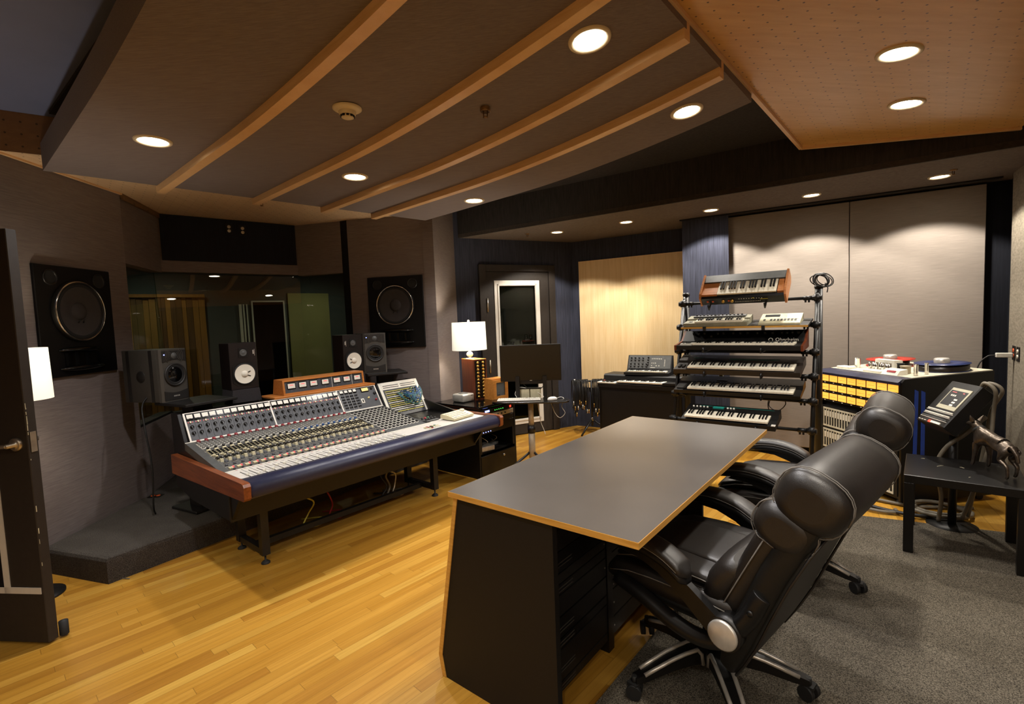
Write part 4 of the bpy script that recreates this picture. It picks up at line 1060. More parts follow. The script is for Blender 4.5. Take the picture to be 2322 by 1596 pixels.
# 2 small olive synth and beige module on the shelf
SHX=lambda u,v,z,tl:XK@T(0,0,1.402)@RX(9)@T(u,v,z)@RX(tl)
t=thing('synthesizer','small olive-grey synthesizer lying on the shelf of the keyboard rack','synthesizer',X=SHX(-.055,-.09,.0165,0),group='synthesizers on the keyboard rack')
b=MB(); b.prism([(0,0),(0,.032),(.12,.036),(.13,.05),(.235,.062),(.24,.0)],0,.545,'x'); b.build('body','olive',t)
keys(t,.10,17,.012,.115,.047,0)
b=MB(); b.box(.05,.50,.15,.225,.055,.066,0); b.build('control_panel','dkgrey',t)
knobs(t,[(.07+.033*i,.19,.064) for i in range(13)],.009,.012,'blk2'); MB().lathe([(.018,0),(.016,.004),(.0005,.004)],(.05,.06,.034),n=14).build('pitch_dial','blk2',t)
t=thing('sound_module','beige desktop module with a small screen beside the olive synthesizer','sound module',X=SHX(.575,-.075,.0165,0))
MB().prism([(0,0),(0,.016),(.20,.062),(.205,.05),(.205,0)],0,.31,'x').build('case','beige',t)
Xp=T(0,0,.016)@Matrix.Rotation(math.atan2(.046,.20),4,'X')
b=MB(); b.X=Xp; b.box(.03,.145,.135,.175,0,.003,0); b.build('display','screendk',t)
b=MB(); b.X=Xp
for i in range(10):
    if i!=1:
        for p in(.05,.068): b.box(.03+.026*i,.046+.026*i,p,p+.012,0,.004,0)
b.build('buttons','dkgrey',t)
b=MB(); b.X=Xp; b.box(.20,.295,.09,.195,0,.0015); b.build('speaker_grid','white',t)
# 3 dark analogue synth with the maker's lettering
t=kthing('synthesizer','large dark synthesizer with white lettering and wooden ends, third tier down',-.105,-.20,1.196,3)
W=1.03
for x in(0,W-.018): MB().prism([(0,0),(0,.045),(.19,.065),(.30,.150),(.32,.150),(.32,0)],x,x+.018,'x').build('end_cheek','walnut',t)
b=MB(); b.prism([(.004,.004),(.004,.042),(.17,.044),(.17,.004)],.018,W-.018,'x'); b.prism([(.17,.004),(.17,.062),(.19,.066),(.295,.146),(.315,.146),(.315,.004)],.018,W-.018,'x'); b.build('body','blk',t)
keys(t,.16,34,.02,.165,.060,0)
MB().box(.045,.15,.03,.13,.042,.058).build('lever_box','white',t); b=MB(); b.box(.06,.075,.05,.10,.058,.066); b.box(.09,.125,.05,.10,.058,.066); b.build('lever','blk2',t)
Xq=T(0,.19,.066)@Matrix.Rotation(math.atan2(.08,.105),4,'X')
first=None
for i,x in enumerate((.10,.15,.20,.27,.32,.37,.45,.51,.57,.65,.71,.77,.84,.88,.92,.96)):
    X=Xq@T(x,.09 if i!=3 else .05,.0)
    if first is None: first=MB().lathe([(.013,0),(.012,.022),(.0005,.023)],n=12).build('knob','plastic',t,X=X)
    else: inst(first,t,X,'knob')
text_mesh('lettering','Oberheim',.042,'txt',t,T(.80,.1885,.073)@RX(80)@T(0,-.012,.006))
b=MB(); b.X=T(.765,.186,.072)@RX(80); b.lathe([(.018,0),(.018,.001),(.013,.0012),(.013,0)],n=20); b.build('emblem','txt',t)
# 4 brown FM synth
t=kthing('synthesizer','brown digital synthesizer with green panel print, fourth tier down',-.115,-.20,.985,13)
W=1.02
MB().prism([(0,0),(0,.040),(.165,.048),(.172,.068),(.31,.080),(.33,.07),(.33,0)],0,W,'x').build('body','dxbrown',t)
keys(t,.125,36,.012,.162,.062,0)
b=MB(); Xr=T(0,.175,.0685)@Matrix.Rotation(math.atan2(.012,.138),4,'X'); b.X=Xr
b.box(.44,.84,.03,.037,0,.001,0); b.box(.44,.84,.05,.054,0,.001,0)
for i in range(32): b.box(.44+.0125*i,.449+.0125*i,.06,.072,0,.0012,1)
b.box(.12,.20,.06,.066,0,.001,0); b.box(.22,.33,.05,.085,0,.0012,1)
b.build('panel_print',['teal','screendk'],t)
b=MB(); b.box(.03,.05,.04,.11,.042,.054); b.box(.065,.085,.04,.11,.042,.054); b.build('bend_wheel','blk2',t)
# 5 black synth
t=kthing('synthesizer','plain black synthesizer, fifth tier down, cables looping beneath',-.115,-.20,.805,12)
MB().prism([(0,0),(0,.030),(.16,.040),(.168,.060),(.30,.070),(.31,0)],0,1.02,'x').build('body','blk2',t)
keys(t,.12,36,.012,.158,.053,0)
b=MB(); b.box(.02,.10,.03,.13,.034,.041); b.build('lever_box','blk',t)
MB().box(.33,.42,.20,.22,.064,.068).build('display','screendk',t)
# 6 lowest keyboard, further out
t=kthing('synthesizer','dark synthesizer with a teal display on the lowest tier, nearest the desk corner',.015,-.40,.575,12)
MB().prism([(0,0),(0,.040),(.155,.052),(.16,.066),(.27,.075),(.28,0)],0,.745,'x').build('body','blk',t)
keys(t,.03,28,.012,.152,.068,0)
b=MB(); b.box(.22,.31,.20,.235,.070,.080,0); b.build('display','teal',t)
knobs(t,[(.05+.03*i,.22,.071) for i in range(5)]+[(.34+.025*i,.22,.072) for i in range(3)],.008,.010,'white')
b=MB(); b.X=T(0,.16,.066)@Matrix.Rotation(math.atan2(.009,.11),4,'X'); b.box(.10,.70,.085,.088,0,.001); b.build('teal_line','teal',t)
MB().box(.715,.745,.0,.03,.041,.046).build('end_cap','alu',t)
# cables on the rack
tag(MB().tube([tuple(XK@Vector((1.0+.055*math.cos(a)*(1+.25*math.sin(a*.41))+.02*math.sin(a/9),.22+.04*math.sin(a*.37),1.765+.05*math.sin(a)*(1+.2*math.cos(a*.3))-.25*(.055*math.cos(a))))) for a in [i*.28 for i in range(150)]],.0042,6).build('power_cord','cabblk'),'coil of black cord hung over the top of the keyboard rack upright','cord')
cable('mains_lead',[tuple(XK@Vector(p)) for p in((1.03,.20,1.74),(1.05,.19,1.70),(1.045,.19,1.66))],.004,'cabblk','short black lead with plug dangling from the coil on the keyboard rack','cord')
cable('loop_cable',[tuple(XK@Vector(p)) for p in((.66,.08,.80),(.63,.06,.70),(.70,.05,.66),(.76,.05,.72),(.74,.06,.79))],.004,'cabblk','looped black cable under the fifth tier of the keyboard rack','cable')
cable('hanging_cable',[tuple(XK@Vector(p)) for p in((.64,.08,.79),(.63,.02,.72),(.66,-.06,.66),(.71,-.12,.62))],.004,'cabblk','black cable dropping to the lowest synthesizer on the rack','cable')
tag(MB().box(0,.035,0,.02,0,.03,0,.003,1).build('power_adapter','olive',X=XK@T(.20,.11,.928)),'small beige adapter hanging under the fourth tier of the rack','adapter')
cable('adapter_lead',[tuple(XK@Vector(p)) for p in((.217,.12,.958),(.24,.16,1.0),(.26,.18,1.05))],.003,'cabblk','black lead of the small adapter under the fourth tier','cable')

# ------------------------------------------------------------------ combo keyboard on its cabinet, small synth on top
XC=XK@T(-1.155,.30,0)
t=thing('keyboard_cabinet','plain black cabinet under the combo keyboard in front of the pale wooden panel','cabinet',X=XC)
MB().box(0,.94,0,.42,.0,.735,0,.004,1).build('carcass','blk2',t)
b=MB(); b.box(.03,.91,-.004,.0,.03,.70); b.build('front_panel','blk',t)
t=thing('combo_keyboard','black vintage electric keyboard on the black cabinet, white tabs at its end','keyboard',X=XC@T(-.01,-.02,.7355))
W=.96
MB().prism([(0,0),(0,.045),(.02,.052),(.155,.055),(.165,.115),(.19,.130),(.42,.130),(.42,0)],0,W,'x').build('body','blk',t)
b=MB(); b.box(.0,.225,-.004,.10,.045,.058,0); b.build('tab_board','white',t); b=MB()
for x in(.05,.10,.15): b.box(x,x+.03,.02,.08,.058,.068,0)
b.build('tab_switch','blk2',t); MB().box(.03,.045,.10,.112,.058,.066).build('power_light','redlit',t)
keys(t,.235,22,.006,.152,.075,0); MB().box(.235+22*WK,W-.02,.0,.15,.052,.076).build('key_block','blk',t)
t=thing('mini_synthesizer','small black synthesizer with an upright panel of knobs, on top of the combo keyboard','synthesizer',X=XC@T(.245,.13,.867)@RZ(4))
W=.50
MB().prism([(0,0),(0,.028),(.095,.034),(.11,.06),(.17,.205),(.20,.205),(.21,0)],0,W,'x').build('body','blk',t)
keys(t,.04,18,.008,.095,.044,0)
Xs=T(0,.11,.060)@Matrix.Rotation(math.atan2(.145,.06),4,'X')
b=MB(); b.X=Xs; b.box(.012,W-.012,.004,.152,0,.003,0); b.build('panel','dkgrey',t)
kp=[(.04+.045*i,.125-.028*j) for i in range(4) for j in range(2)]+[(.04+.045*i,.055-.03*j) for i in range(5) for j in range(2)]+[(.235,.13-.028*i) for i in range(4)]
first=None
for x,y in kp:
    X=Xs@T(x,y,.003)
    if first is None: first=MB().lathe([(.0095,0),(.008,.014),(.0005,.014)],n=10).build('knob','plastic',t,X=X)
    else: inst(first,t,X,'knob')
b=MB(); b.X=Xs
for x,y in [(.28+.02*i,.115) for i in range(6)]+[(.28+.02*i,.065) for i in range(3)]+[(.28,.035),(.33,.035),(.36,.035)]+[(.42,.10-.016*i) for i in range(5)]: b.lathe([(.0055,.003),(.0055,.0045),(.003,.0045)],(x,y,0),n=8)
b.box(.265,.32,.012,.016,.003,.0035)
b.build('patch_socket','txt',t)

# ------------------------------------------------------------------ monitor, keyboard and mouse on a wheeled pole stand
PX,PY=.165,4.885; PA=-9
st=thing('computer_stand','beige pole stand on tripod legs carrying a black tray and screen','stand',X=FX(PX,PY,0,PA))
MB().cyl((0,0,.06),(0,0,.45),.033,n=18).build('lower_pole','postgrey',st); MB().cyl((0,0,.45),(0,0,.715),.027,n=18).build('upper_pole','postgrey',st)
MB().cyl((0,0,.40),(0,0,.475),.039,n=18).build('collar','plastic',st)
for a in(205,80,325):
    b=MB(); c=Vector((math.cos(rad(a)),math.sin(rad(a)),0)); b.tube([c*.03+Vector((0,0,.20)),c*.30+Vector((0,0,.014))],.013,8); b.build('leg','blkmetal',st)
MB().box(-.17,.17,-.05,.05,.700,.712).build('bracket','postgrey',st)
pts=[]
for i in range(40):
    a=2*PI*i/40; x=.385*math.copysign(abs(math.cos(a))**.55,math.cos(a)); y=.125*math.copysign(abs(math.sin(a))**.6,math.sin(a)); pts.append((x,y))
MB().prism(pts,.712,.728,'z',0,True).build('tray','tray',st)
b=MB(); b.box(.12,.16,.10,.125,.712,.95); b.box(-.16,-.12,.10,.125,.712,.95); b.build('screen_arm','blkmetal',st)
mo=thing('computer_monitor','black flat screen with dark panel above the white keyboard','monitor',X=FX(PX,PY,0,PA)@T(-.005,.145,.90)@RZ(5))
MB().box(-.312,.312,0,.035,0,.372,0,.003,1).build('housing','plastic',mo); MB().box(-.304,.304,-.0012,0,.014,.366).build('screen','monitor',mo)
b=MB(); b.box(-.012,.012,-.002,0,.004,.009); b.build('badge','silver',mo)
b=MB(); b.box(-.16,.16,.0,.03,-.03,.0); b.build('mount','plastic',mo)
kb=thing('computer_keyboard','slim white computer keyboard on the black tray','keyboard',X=FX(PX,PY,.7285,PA)@T(-.325,-.075,0)@RZ(5))
MB().box(0,.43,0,.115,0,.012,0,.004,1).build('base','alu',kb)
b=MB()
for j in range(6):
    for i in range(21): 
        if i in(14,18): continue
        b.box(.008+.0197*i,.024+.0197*i,.006+.0175*j,.021+.0175*j,.012,.016)
b.build('keys','white',kb)
ms=thing('computer_mouse','white computer mouse at the right end of the black tray','mouse',X=FX(PX,PY,.7285,PA)@T(.22,-.025,0)@RZ(-60))
b=MB(); b.loft([[(.028*k*math.cos(2*PI*i/20),.052*k*math.sin(2*PI*i/20),z) for i in range(20)] for k,z in((.9,0),(1,.008),(.98,.018),(.80,.028),(.45,.034),(.05,.0355))]); b.build('shell','lampw',ms)
MB().ball((0,.028,.033),.004).build('scroll_ball','cabgrey',ms)
def pw(x,y,z): return tuple(FX(PX,PY,0,PA)@Vector((x,y,z)))
cable('mouse_cord',[pw(.245,.02,.735),(pw(.30,.08,.742)),pw(.33,.06,.72),pw(.31,.0,.66),pw(.34,-.02,.60),pw(.29,-.03,.555),pw(.24,-.01,.60),pw(.20,.03,.70)],.0028,'cabwht','white cord looping below the tray under the mouse','cord')
cable('keyboard_cord',[pw(.10,.03,.742),pw(.12,.10,.75),pw(.02,.14,.80),pw(-.12,.13,.84),pw(-.17,.12,.78),pw(-.15,.09,.742)],.0028,'cabwht','white cord arching behind the white keyboard','cord')
cable('charging_cord',[pw(.06,.10,.70),pw(.07,.08,.62),pw(.09,.05,.50),pw(.12,.04,.42),pw(.135,.03,.375)],.003,'cabwht','white cord with bare ends hanging beside the beige pole','cord')
cable('video_cable',[pw(-.10,.14,.90),pw(-.05,.16,.83),pw(.05,.16,.80),pw(.13,.16,.86),pw(.10,.15,.91)],.004,'cabblk','thin black cable sagging below the black screen','cable')
bx=thing('power_box','pair of grey boxes hanging behind the tray under the screen','power supply',X=FX(PX,PY,0,PA)@T(-.13,.13,.71))
MB().box(0,.105,0,.06,0,.11,0,.004,1).build('box','beige',bx); MB().box(.115,.22,0,.06,0,.11,0,.004,1).build('box','beige',bx); MB().box(-.005,.225,.0,.06,.11,.12).build('lid','blk2',bx)

# ------------------------------------------------------------------ stand hung with cables in the corner
hs=thing('cable_stand','black tripod stand with a cable bar in the blue corner','stand',X=FX(1.02,6.42,0,-5))
MB().cyl((0,0,.10),(0,0,.70),.014,n=10).build('pole','blkmetal',hs)
for a in(230,110,350): c=Vector((math.cos(rad(a)),math.sin(rad(a)),0)); MB().tube([c*.01+Vector((0,0,.18)),c*.24+Vector((0,0,.012))],.012,7).build('leg','blkmetal',hs)
MB().lathe([(.02,0),(.022,.03),(.015,.04),(.0005,.04)],(0,0,.17),n=12).build('clamp','chrome',hs)
MB().tube([(-.26,0,.69),(.26,0,.69)],.012,8).build('cross_bar','blkmetal',hs)
b=MB(); b.lathe([(.014,0),(.014,.02),(.0005,.02)],(-.22,0,.70),n=10); b.lathe([(.014,0),(.014,.02),(.0005,.02)],(.24,0,.70),n=10); b.build('hook','chrome',hs)
random.seed(8); hx=Matrix.Translation((1.02,6.42,0))@RZ(-5)
for i in range(22):
    x=-.245+.0195*i+(.05 if i>10 else 0); d=random.uniform(.30,.44); y=random.uniform(.035,.075)
    P=[(x,.0,.7095),(x+.004,-y*.8,.685),(x+.010,-y*1.5,.70-d*.5),(x+.006,-y*.8,.70-d),(x-.006,y*.6,.70-d-.01),(x-.010,y*1.5,.70-d*.5),(x-.004,y*.8,.685),(x,.002,.7105)]
    o=thing('patch_lead','black cable looped over the bar of the corner stand, gold plug hanging','cable',X=hx,group='cables hung on the corner stand')
    MB().tube(spline(P,6),.0075,6).build('lead','cabblk',o); zz=.70-d-random.uniform(.0,.10)
    MB().cyl((x+.006,-y*1.3,zz+.09),(x+.006,-y*1.3,zz+.04),.006,n=8).build('plug','gold' if i%3 else 'silver',o); 
    b=MB(); b.tube([(x+.006,-y*1.4,.70-d*.5),(x+.006,-y*1.3,zz+.09)],.004,6); b.build('tail','cabblk',o)
# ------------------------------------------------------------------ rug
RG=[(-.30,1.186),(1.92,3.80),(3.30,3.13),(3.41,3.02),(3.30,.6),(1.2,-.6)]
tag(MB().prism(RG,.0032,.011).build('rug','rug'),'grey flecked rug on the floor under the leather chairs','rug')

# ------------------------------------------------------------------ desk
DX=FX(-.2916,2.004,0,-38.9); DT=.845; DW,DL=.845,1.757
dk=thing('producer_desk','large dark laminate desk with plywood edges and a tapering black pedestal','desk',X=DX)
MB().box(.002,DW-.002,.002,DL-.002,DT-.0225,DT-.0005,0).build('table_core','edge',dk,label='plywood edge of the desk top')
MB().box(.0035,DW-.0035,.0035,DL-.0035,DT-.0015,DT,0).build('table_top','top',dk)
edge_=[(-.092,.001),(-.110,.095),(.030,DT-.0225),(.050,DT-.0225),(-.089,.096),(-.071,.001)]
MB().prism(edge_,.006,DL-.13,'y').build('back_panel','edge',dk,label='birch plywood edge of the desk pedestal')
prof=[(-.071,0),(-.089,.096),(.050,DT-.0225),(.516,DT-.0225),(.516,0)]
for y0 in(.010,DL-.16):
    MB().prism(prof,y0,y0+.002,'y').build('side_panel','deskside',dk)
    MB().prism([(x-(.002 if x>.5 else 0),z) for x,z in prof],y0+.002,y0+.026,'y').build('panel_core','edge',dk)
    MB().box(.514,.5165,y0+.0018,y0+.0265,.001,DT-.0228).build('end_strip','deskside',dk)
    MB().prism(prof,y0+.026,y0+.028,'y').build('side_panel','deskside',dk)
b=MB(); b.prism([(-.05,.03),(-.06,.10),(.06,DT-.05),(.33,DT-.05),(.33,.03)],.06,DL-.18,'y'); b.build('rack_bay','blk2',dk)
for y in(.042,.555,.58,1.09,1.115,1.56): MB().box(.385,.43,y,y+.025,.001,DT-.0228).build('rack_rail','blk2',dk)
random.seed(4)
for k in range(3):
    z=.06; ya=.07+.535*k
    while z<DT-.09:
        h=random.choice((.044,.044,.088,.132)); h=min(h,DT-.04-z)
        u=MB().box(.34,.427,ya,ya+.48,z+.002,z+h-.002,0,.002,1).build('rack_unit',random.choice(('blk2','blk','blkmetal')),dk)
        b=MB(); n=0
        if k==0 and random.random()<.55:
            for i in range(2): b.box(.4271,.4285,ya+.06,ya+.20,z+h*.3+.014*i,z+h*.3+.014*i+.004); n=1
        else:
            b.lathe([(.004,0),(.004,.002)],(.427,ya+.012,z+h*.5),(1,0,0),8); b.lathe([(.004,0),(.004,.002)],(.427,ya+.468,z+h*.5),(1,0,0),8)
        b.build('slot' if n else 'rack_screw','vent' if n else 'silver',u)
        z+=h
# loose plug under the desk
tag(MB().cyl((0,0,.02),(0,.0,.075),.009,n=10).build('cable_plug','silver',X=Matrix.Translation((.62,2.06,.0105))@RX(14)),'silver cable plug standing on the rug under the desk','plug')

# ------------------------------------------------------------------ executive chairs (seat faces local -y, x to its left seen from behind)
def cushion(sec,m,t,name,label=None):
    return MB().loft(sec,0,True,True).build(name,m,t,label=label)
def rrect(cx,cz,w,h,k=.35,n=20,y=None,plane='xz'):
    out=[]
    for i in range(n):
        a=2*PI*i/n; c,s=math.cos(a),math.sin(a)
        x=cx+w/2*math.copysign(abs(c)**k,c); z=cz+h/2*math.copysign(abs(s)**k,s); out.append((x,y,z))
    return out
def office_chair(label,a0):
    t=thing('office_chair',label,'chair',group='black leather office chairs')
    MB().lathe([(.058,.085),(.062,.12),(.052,.15),(.032,.16),(.032,.30),(.026,.305),(.026,.40),(.0005,.40)],n=20).build('base_column','plastic',t)
    for k in range(5):
        a=rad(a0+72*k); c=Vector((math.cos(a),math.sin(a),0)); p=Vector((-c.y,c.x,0)); L=.355
        def ring(d,z,w,h): q=c*d; return [tuple(q+p*w+Vector((0,0,z-h))),tuple(q+p*w+Vector((0,0,z))),tuple(q-p*w+Vector((0,0,z))),tuple(q-p*w+Vector((0,0,z-h)))]
        leg=MB().loft([ring(.03,.158,.034,.07),ring(.10,.156,.030,.06),ring(.20,.134,.027,.046),ring(.30,.100,.022,.034),ring(L,.084,.019,.026)],0,False,True).build('base_leg','plastic',t)
        for s in(-1,1):
            MB().tube([tuple(c*d+p*(s*w)+Vector((0,0,z))) for d,z,w in((.060,.09,.030),(.066,.135,.030),(.085,.157,.0285),(.14,.150,.0275),(.20,.136,.0262),(.26,.116,.024),(.32,.094,.021))],.0085,7).build('chrome_edge','silver',leg)
        q=c*L; ax=Vector((math.cos(a+.9),math.sin(a+.9),0)); cs=MB(); cs.cyl(q+Vector((0,0,.055)),q+Vector((0,0,.087)),.011,n=8)
        for s in(-1,1): cs.cyl(q+ax*(.010*s)+Vector((0,0,.030)),q+ax*(.030*s)+Vector((0,0,.030)),.030,n=18)
        cs.box(q.x-.022,q.x+.022,q.y-.022,q.y+.022,.048,.062); cs.build('caster','rubber',t)
    b=MB(); b.box(-.12,.12,-.17,.15,.385,.425,0,.01,1); b.build('tilt_plate','plastic',t)
    def stack(name,m,rows,k=.42,n=24): return cushion([rrect(0,zc,w,h,k,n,y) for y,zc,h,w in rows],m,t,name)
    stack('seat_underside','leather2',((.25,.435,.05,.50),(.1,.425,.06,.54),(-.12,.425,.06,.54),(-.28,.43,.05,.48)))
    stack('seat','leather',((.25,.485,.08,.50),(.20,.49,.10,.56),(.05,.485,.115,.58),(-.12,.485,.115,.58),(-.23,.48,.11,.57),(-.30,.465,.10,.54),(-.335,.445,.06,.49)))
    stack('seat_pad','leather',((.22,.555,.04,.46),(.12,.560,.055,.51),(-.05,.562,.06,.52),(-.20,.555,.055,.51),(-.275,.535,.045,.48),(-.31,.515,.02,.42)),.45)
    ctr=MB(); ctr.loft([rrect(0,zc,w,h,.5,20,y) for y,zc,h,w in((.18,.58,.02,.26),(.1,.587,.028,.30),(-.1,.587,.028,.30),(-.2,.578,.022,.28),(-.26,.556,.012,.26))],0,True,True); ctr.build('seat_centre','leather',t)
    b=MB()
    for s in(-1,1):
        b.tube([(s*.262,y,z) for y,z in((.20,.556),(.1,.566),(0,.568),(-.1,.566),(-.2,.556),(-.27,.534))],.0022,5)
        b.tube([(s*.290,y,z) for y,z in((.20,.50),(.1,.508),(0,.51),(-.1,.508),(-.2,.50),(-.29,.475))],.0022,5)
    b.build('seam_piping','stitch',t)
    ang=rad(27); X0=T(0,.19,.435)@Matrix.Rotation(-ang,4,'X')
    def bsec(z,w,d,yc,k=.5,n=26):
        return [tuple(X0@Vector(p)) for p in [(w/2*math.copysign(abs(math.cos(a))**k,math.cos(a)),yc+d/2*math.copysign(abs(math.sin(a))**k,math.sin(a)),z) for a in [2*PI*i/n for i in range(n)]]]
    def slab_(name,m,rows,k=.5): return MB().loft([bsec(*r,k) for r in rows],0,True,True).build(name,m,t)
    sh=slab_('backrest','leather2',((-.20,.40,.05,.07),(-.16,.48,.075,.068),(-.08,.545,.10,.06),(.0,.57,.11,.055),(.15,.59,.11,.045),(.30,.60,.11,.035),(.45,.60,.105,.035),(.54,.59,.09,.04),(.60,.55,.06,.045)),.36)
    MB().tube([tuple(X0@Vector(q)) for q in [(-.22,.104,-.17),(-.255,.110,-.08),(-.268,.110,.02),(-.279,.099,.15),(-.284,.089,.30),(-.282,.087,.43),(-.24,.088,.475),(0,.090,.485),(.24,.088,.475),(.282,.087,.43),(.284,.089,.30),(.279,.099,.15),(.268,.110,.02),(.255,.110,-.08),(.22,.104,-.17)]],.005,6).build('back_piping','leather',sh)
    slab_('front_cushion','leather',((-.06,.46,.06,-.005),(-.02,.52,.10,-.015),(.12,.55,.11,-.025),(.28,.565,.11,-.03),(.40,.57,.11,-.03),(.46,.55,.07,-.02)),.45)
    slab_('lumbar_cushion','leather',((.015,.46,.05,-.075),(.05,.55,.10,-.085),(.12,.575,.12,-.085),(.19,.565,.11,-.08),(.235,.54,.06,-.07)),.5)
    def roll(name,yc,zc,ry,rz,W):
        rings=[]
        for x,k in ((-1,.50),(-.98,.74),(-.94,.88),(-.87,.98),(-.5,1.03),(0,1.04),(.5,1.03),(.87,.98),(.94,.88),(.98,.74),(1,.50)):
            rings.append([tuple(X0@Vector((x*W/2,yc+ry*k*math.copysign(abs(math.cos(a))**.8,math.cos(a)),zc+rz*k*math.copysign(abs(math.sin(a))**.8,math.sin(a))))) for a in [2*PI*i/22 for i in range(22)]])
        return MB().loft(rings,0,True,True).build(name,'leather',t)
    roll('neck_roll',-.012,.452,.096,.078,.610); roll('head_cushion',.010,.582,.106,.095,.625)
    b=MB()
    for yc,zc,ry,rz in((-.012,.452,.0985,.0805),(.010,.582,.1075,.0965)):
        for x in(-.276,-.262,.262,.276): b.tube([tuple(X0@Vector((x,yc+ry*math.copysign(abs(math.cos(a))**.8,math.cos(a)),zc+rz*math.copysign(abs(math.sin(a))**.8,math.sin(a))))) for a in [2*PI*i/22 for i in range(23)]],.0017,5)
    for z,w,d,yc in((.385,.575,.12,-.028),(.043,.54,.095,-.083)):
        ring=[(w/2*1.004*math.copysign(abs(math.cos(a))**.5,math.cos(a)),yc+d/2*1.01*math.copysign(abs(math.sin(a))**.5,math.sin(a)),z-.012*abs(math.sin(a))) for a in [2*PI*i/30 for i in range(31)]]
        b.tube([tuple(X0@Vector(q)) for q in ring],.0024,5)
    for s in(-1,1): b.tube([tuple(X0@Vector((s*w/2,-.04,z))) for z,w in((.0,.535),(.12,.552),(.28,.568),(.39,.572))],.0024,5)
    b.build('seam_piping','stitch',t)
    for s in(-1,1):
        pts=[(-.275,.640),(-.22,.664),(-.12,.672),(-.02,.655),(.05,.622),(.085,.595)]
        P=spline([(s*.315,y,z) for y,z in pts],5)
        def armring(p,u,wk,hk,dz): 
            k=min(1,.40+3.2*u,.35+5*(1-u)); w,h=wk*k,hk*k
            return [(p.x+w*math.copysign(abs(math.cos(a))**.7,math.cos(a)),p.y,p.z+dz+h*math.copysign(abs(math.sin(a))**.7,math.sin(a))) for a in [2*PI*j/16 for j in range(16)]]
        pad_=MB().loft([armring(p,i/(len(P)-1),.049,.024,0) for i,p in enumerate(P)],0,True,True).build('armrest','leather',t)
        MB().loft([armring(p,i/(len(P)-1),.045,.020,-.026) for i,p in enumerate(P)],0,True,True).build('armrest_shell','plastic',pad_)
        for q in(-1,1): MB().tube([(p.x+q*.0475,p.y,p.z-.004) for p in P[3:-4]],.0022,5).build('seam_piping','stitch',pad_)
        pr=[(-.20,.622,.026),(-.10,.618,.030),(-.01,.590,.034),(.08,.535,.034),(.16,.475,.040),(.21,.445,.050)]
        sup=MB(); sup.loft([[(s*.318-.015,y-w*.7,z-w*.6),(s*.318-.015,y+w*.7,z+w*.6),(s*.318+.015,y+w*.7,z+w*.6),(s*.318+.015,y-w*.7,z-w*.6)] for y,z,w in pr],0,False,True); sup.build('arm_support','plastic',t)
        rail=MB(); rail.tube(spline([(s*.285,-.25,.455),(s*.305,-.12,.435),(s*.315,.02,.395),(s*.315,.14,.385),(s*.31,.25,.43)],5),.03,12,radii=None); rail.cyl((s*.27,.215,.445),(s*.335,.215,.445),.058,n=26); rail.build('side_rail','plastic',t)
        MB().lathe([(.051,0),(.051,.008),(.046,.011),(.0005,.0115)],(s*.335,.215,.445),(s,0,0),32).build('pivot_cap','silver',t,label='round silver cap at the arm pivot')
        k=MB(); k.tube(spline([(s*.296,.245,.46),(s*.292,.285,.52),(s*.286,.315,.585),(s*.282,.325,.605)],4),.033,12); k.lathe([(.011,0),(.011,.003),(.0005,.003)],(s*.323,.30,.55),(s,0,0),12); k.build('back_bracket','plastic',t)
    return t
CH_Z=.0115
c1=office_chair('black leather office chair nearest the camera, silver pivot disc at its arm',-27)
c1.matrix_local=FX(.785,1.98,CH_Z,131+90)
c2=office_chair('black leather office chair beyond the nearest one, its head cushion before the amber meters',85)
c2.matrix_local=FX(1.55,2.80,CH_Z,140+90)

# ------------------------------------------------------------------ tape machine (x into the room's right, y along its front)
TX=FX(2.885,3.64,0,5.5)
tm=thing('tape_machine','large black multitrack tape machine with rows of amber meters and a cream deck','tape machine',X=TX)
TW,TD,TH=.86,.76,.985
for y0 in(0,TW-.018): MB().prism([(0,.05),(0,.70),(.0,TH-.03),(.02,TH-.006),(.10,TH-.002),(TD,TH+.024),(TD,.05)],y0,y0+.018,'y').build('side_panel','blk2',tm)
b=MB(); b.box(.03,TD,.018,TW-.018,.05,TH-.06); b.build('cabinet','blk2',tm)
for x,y in((.05,.05),(TD-.05,.05),(.05,TW-.05),(TD-.05,TW-.05)): MB().cyl((x,y-.012,.027),(x,y+.012,.027),.027,n=14).build('caster','rubber',tm)
MB().prism([(-.012,TH-.05),(-.015,TH-.03),(.02,TH-.005),(.10,TH-.002),(.10,TH-.05)],.0185,TW-.0185,'y').build('front_bolster','navy',tm)
b=MB(); b.prism([(.10,TH-.05),(.10,TH+.002),(TD+.01,TH+.03),(TD+.01,TH-.05)],.02,TW-.02,'y'); b.build('deck_plate','creamdeck',tm)
MB().box(.0,.03,.02,TW-.02,.70,TH-.05).build('meter_bridge','blk',tm)
bm_=MB(); bm_.box(-.004,.0,-.044,.044,-.027,.027,0); bm_.box(-.0046,-.004,-.030,.030,-.0035,-.002,1); first=None
for r in range(4):
    for c in range(8):
        if r==3 and c not in(0,): continue
        X=T(.0,.075+.1014*c,.905-.080*r)
        if first is None: first=bm_.build('level_meter',['vuor','orange'],tm,X=X)
        else: inst(first,tm,X,'level_meter')
b=MB()
for r in range(3):
    for c in range(8): b.box(-.002,.001,.068+.1014*c,.082+.1014*c,.864-.08*r,.870-.08*r)
b.build('channel_number','txt',tm)
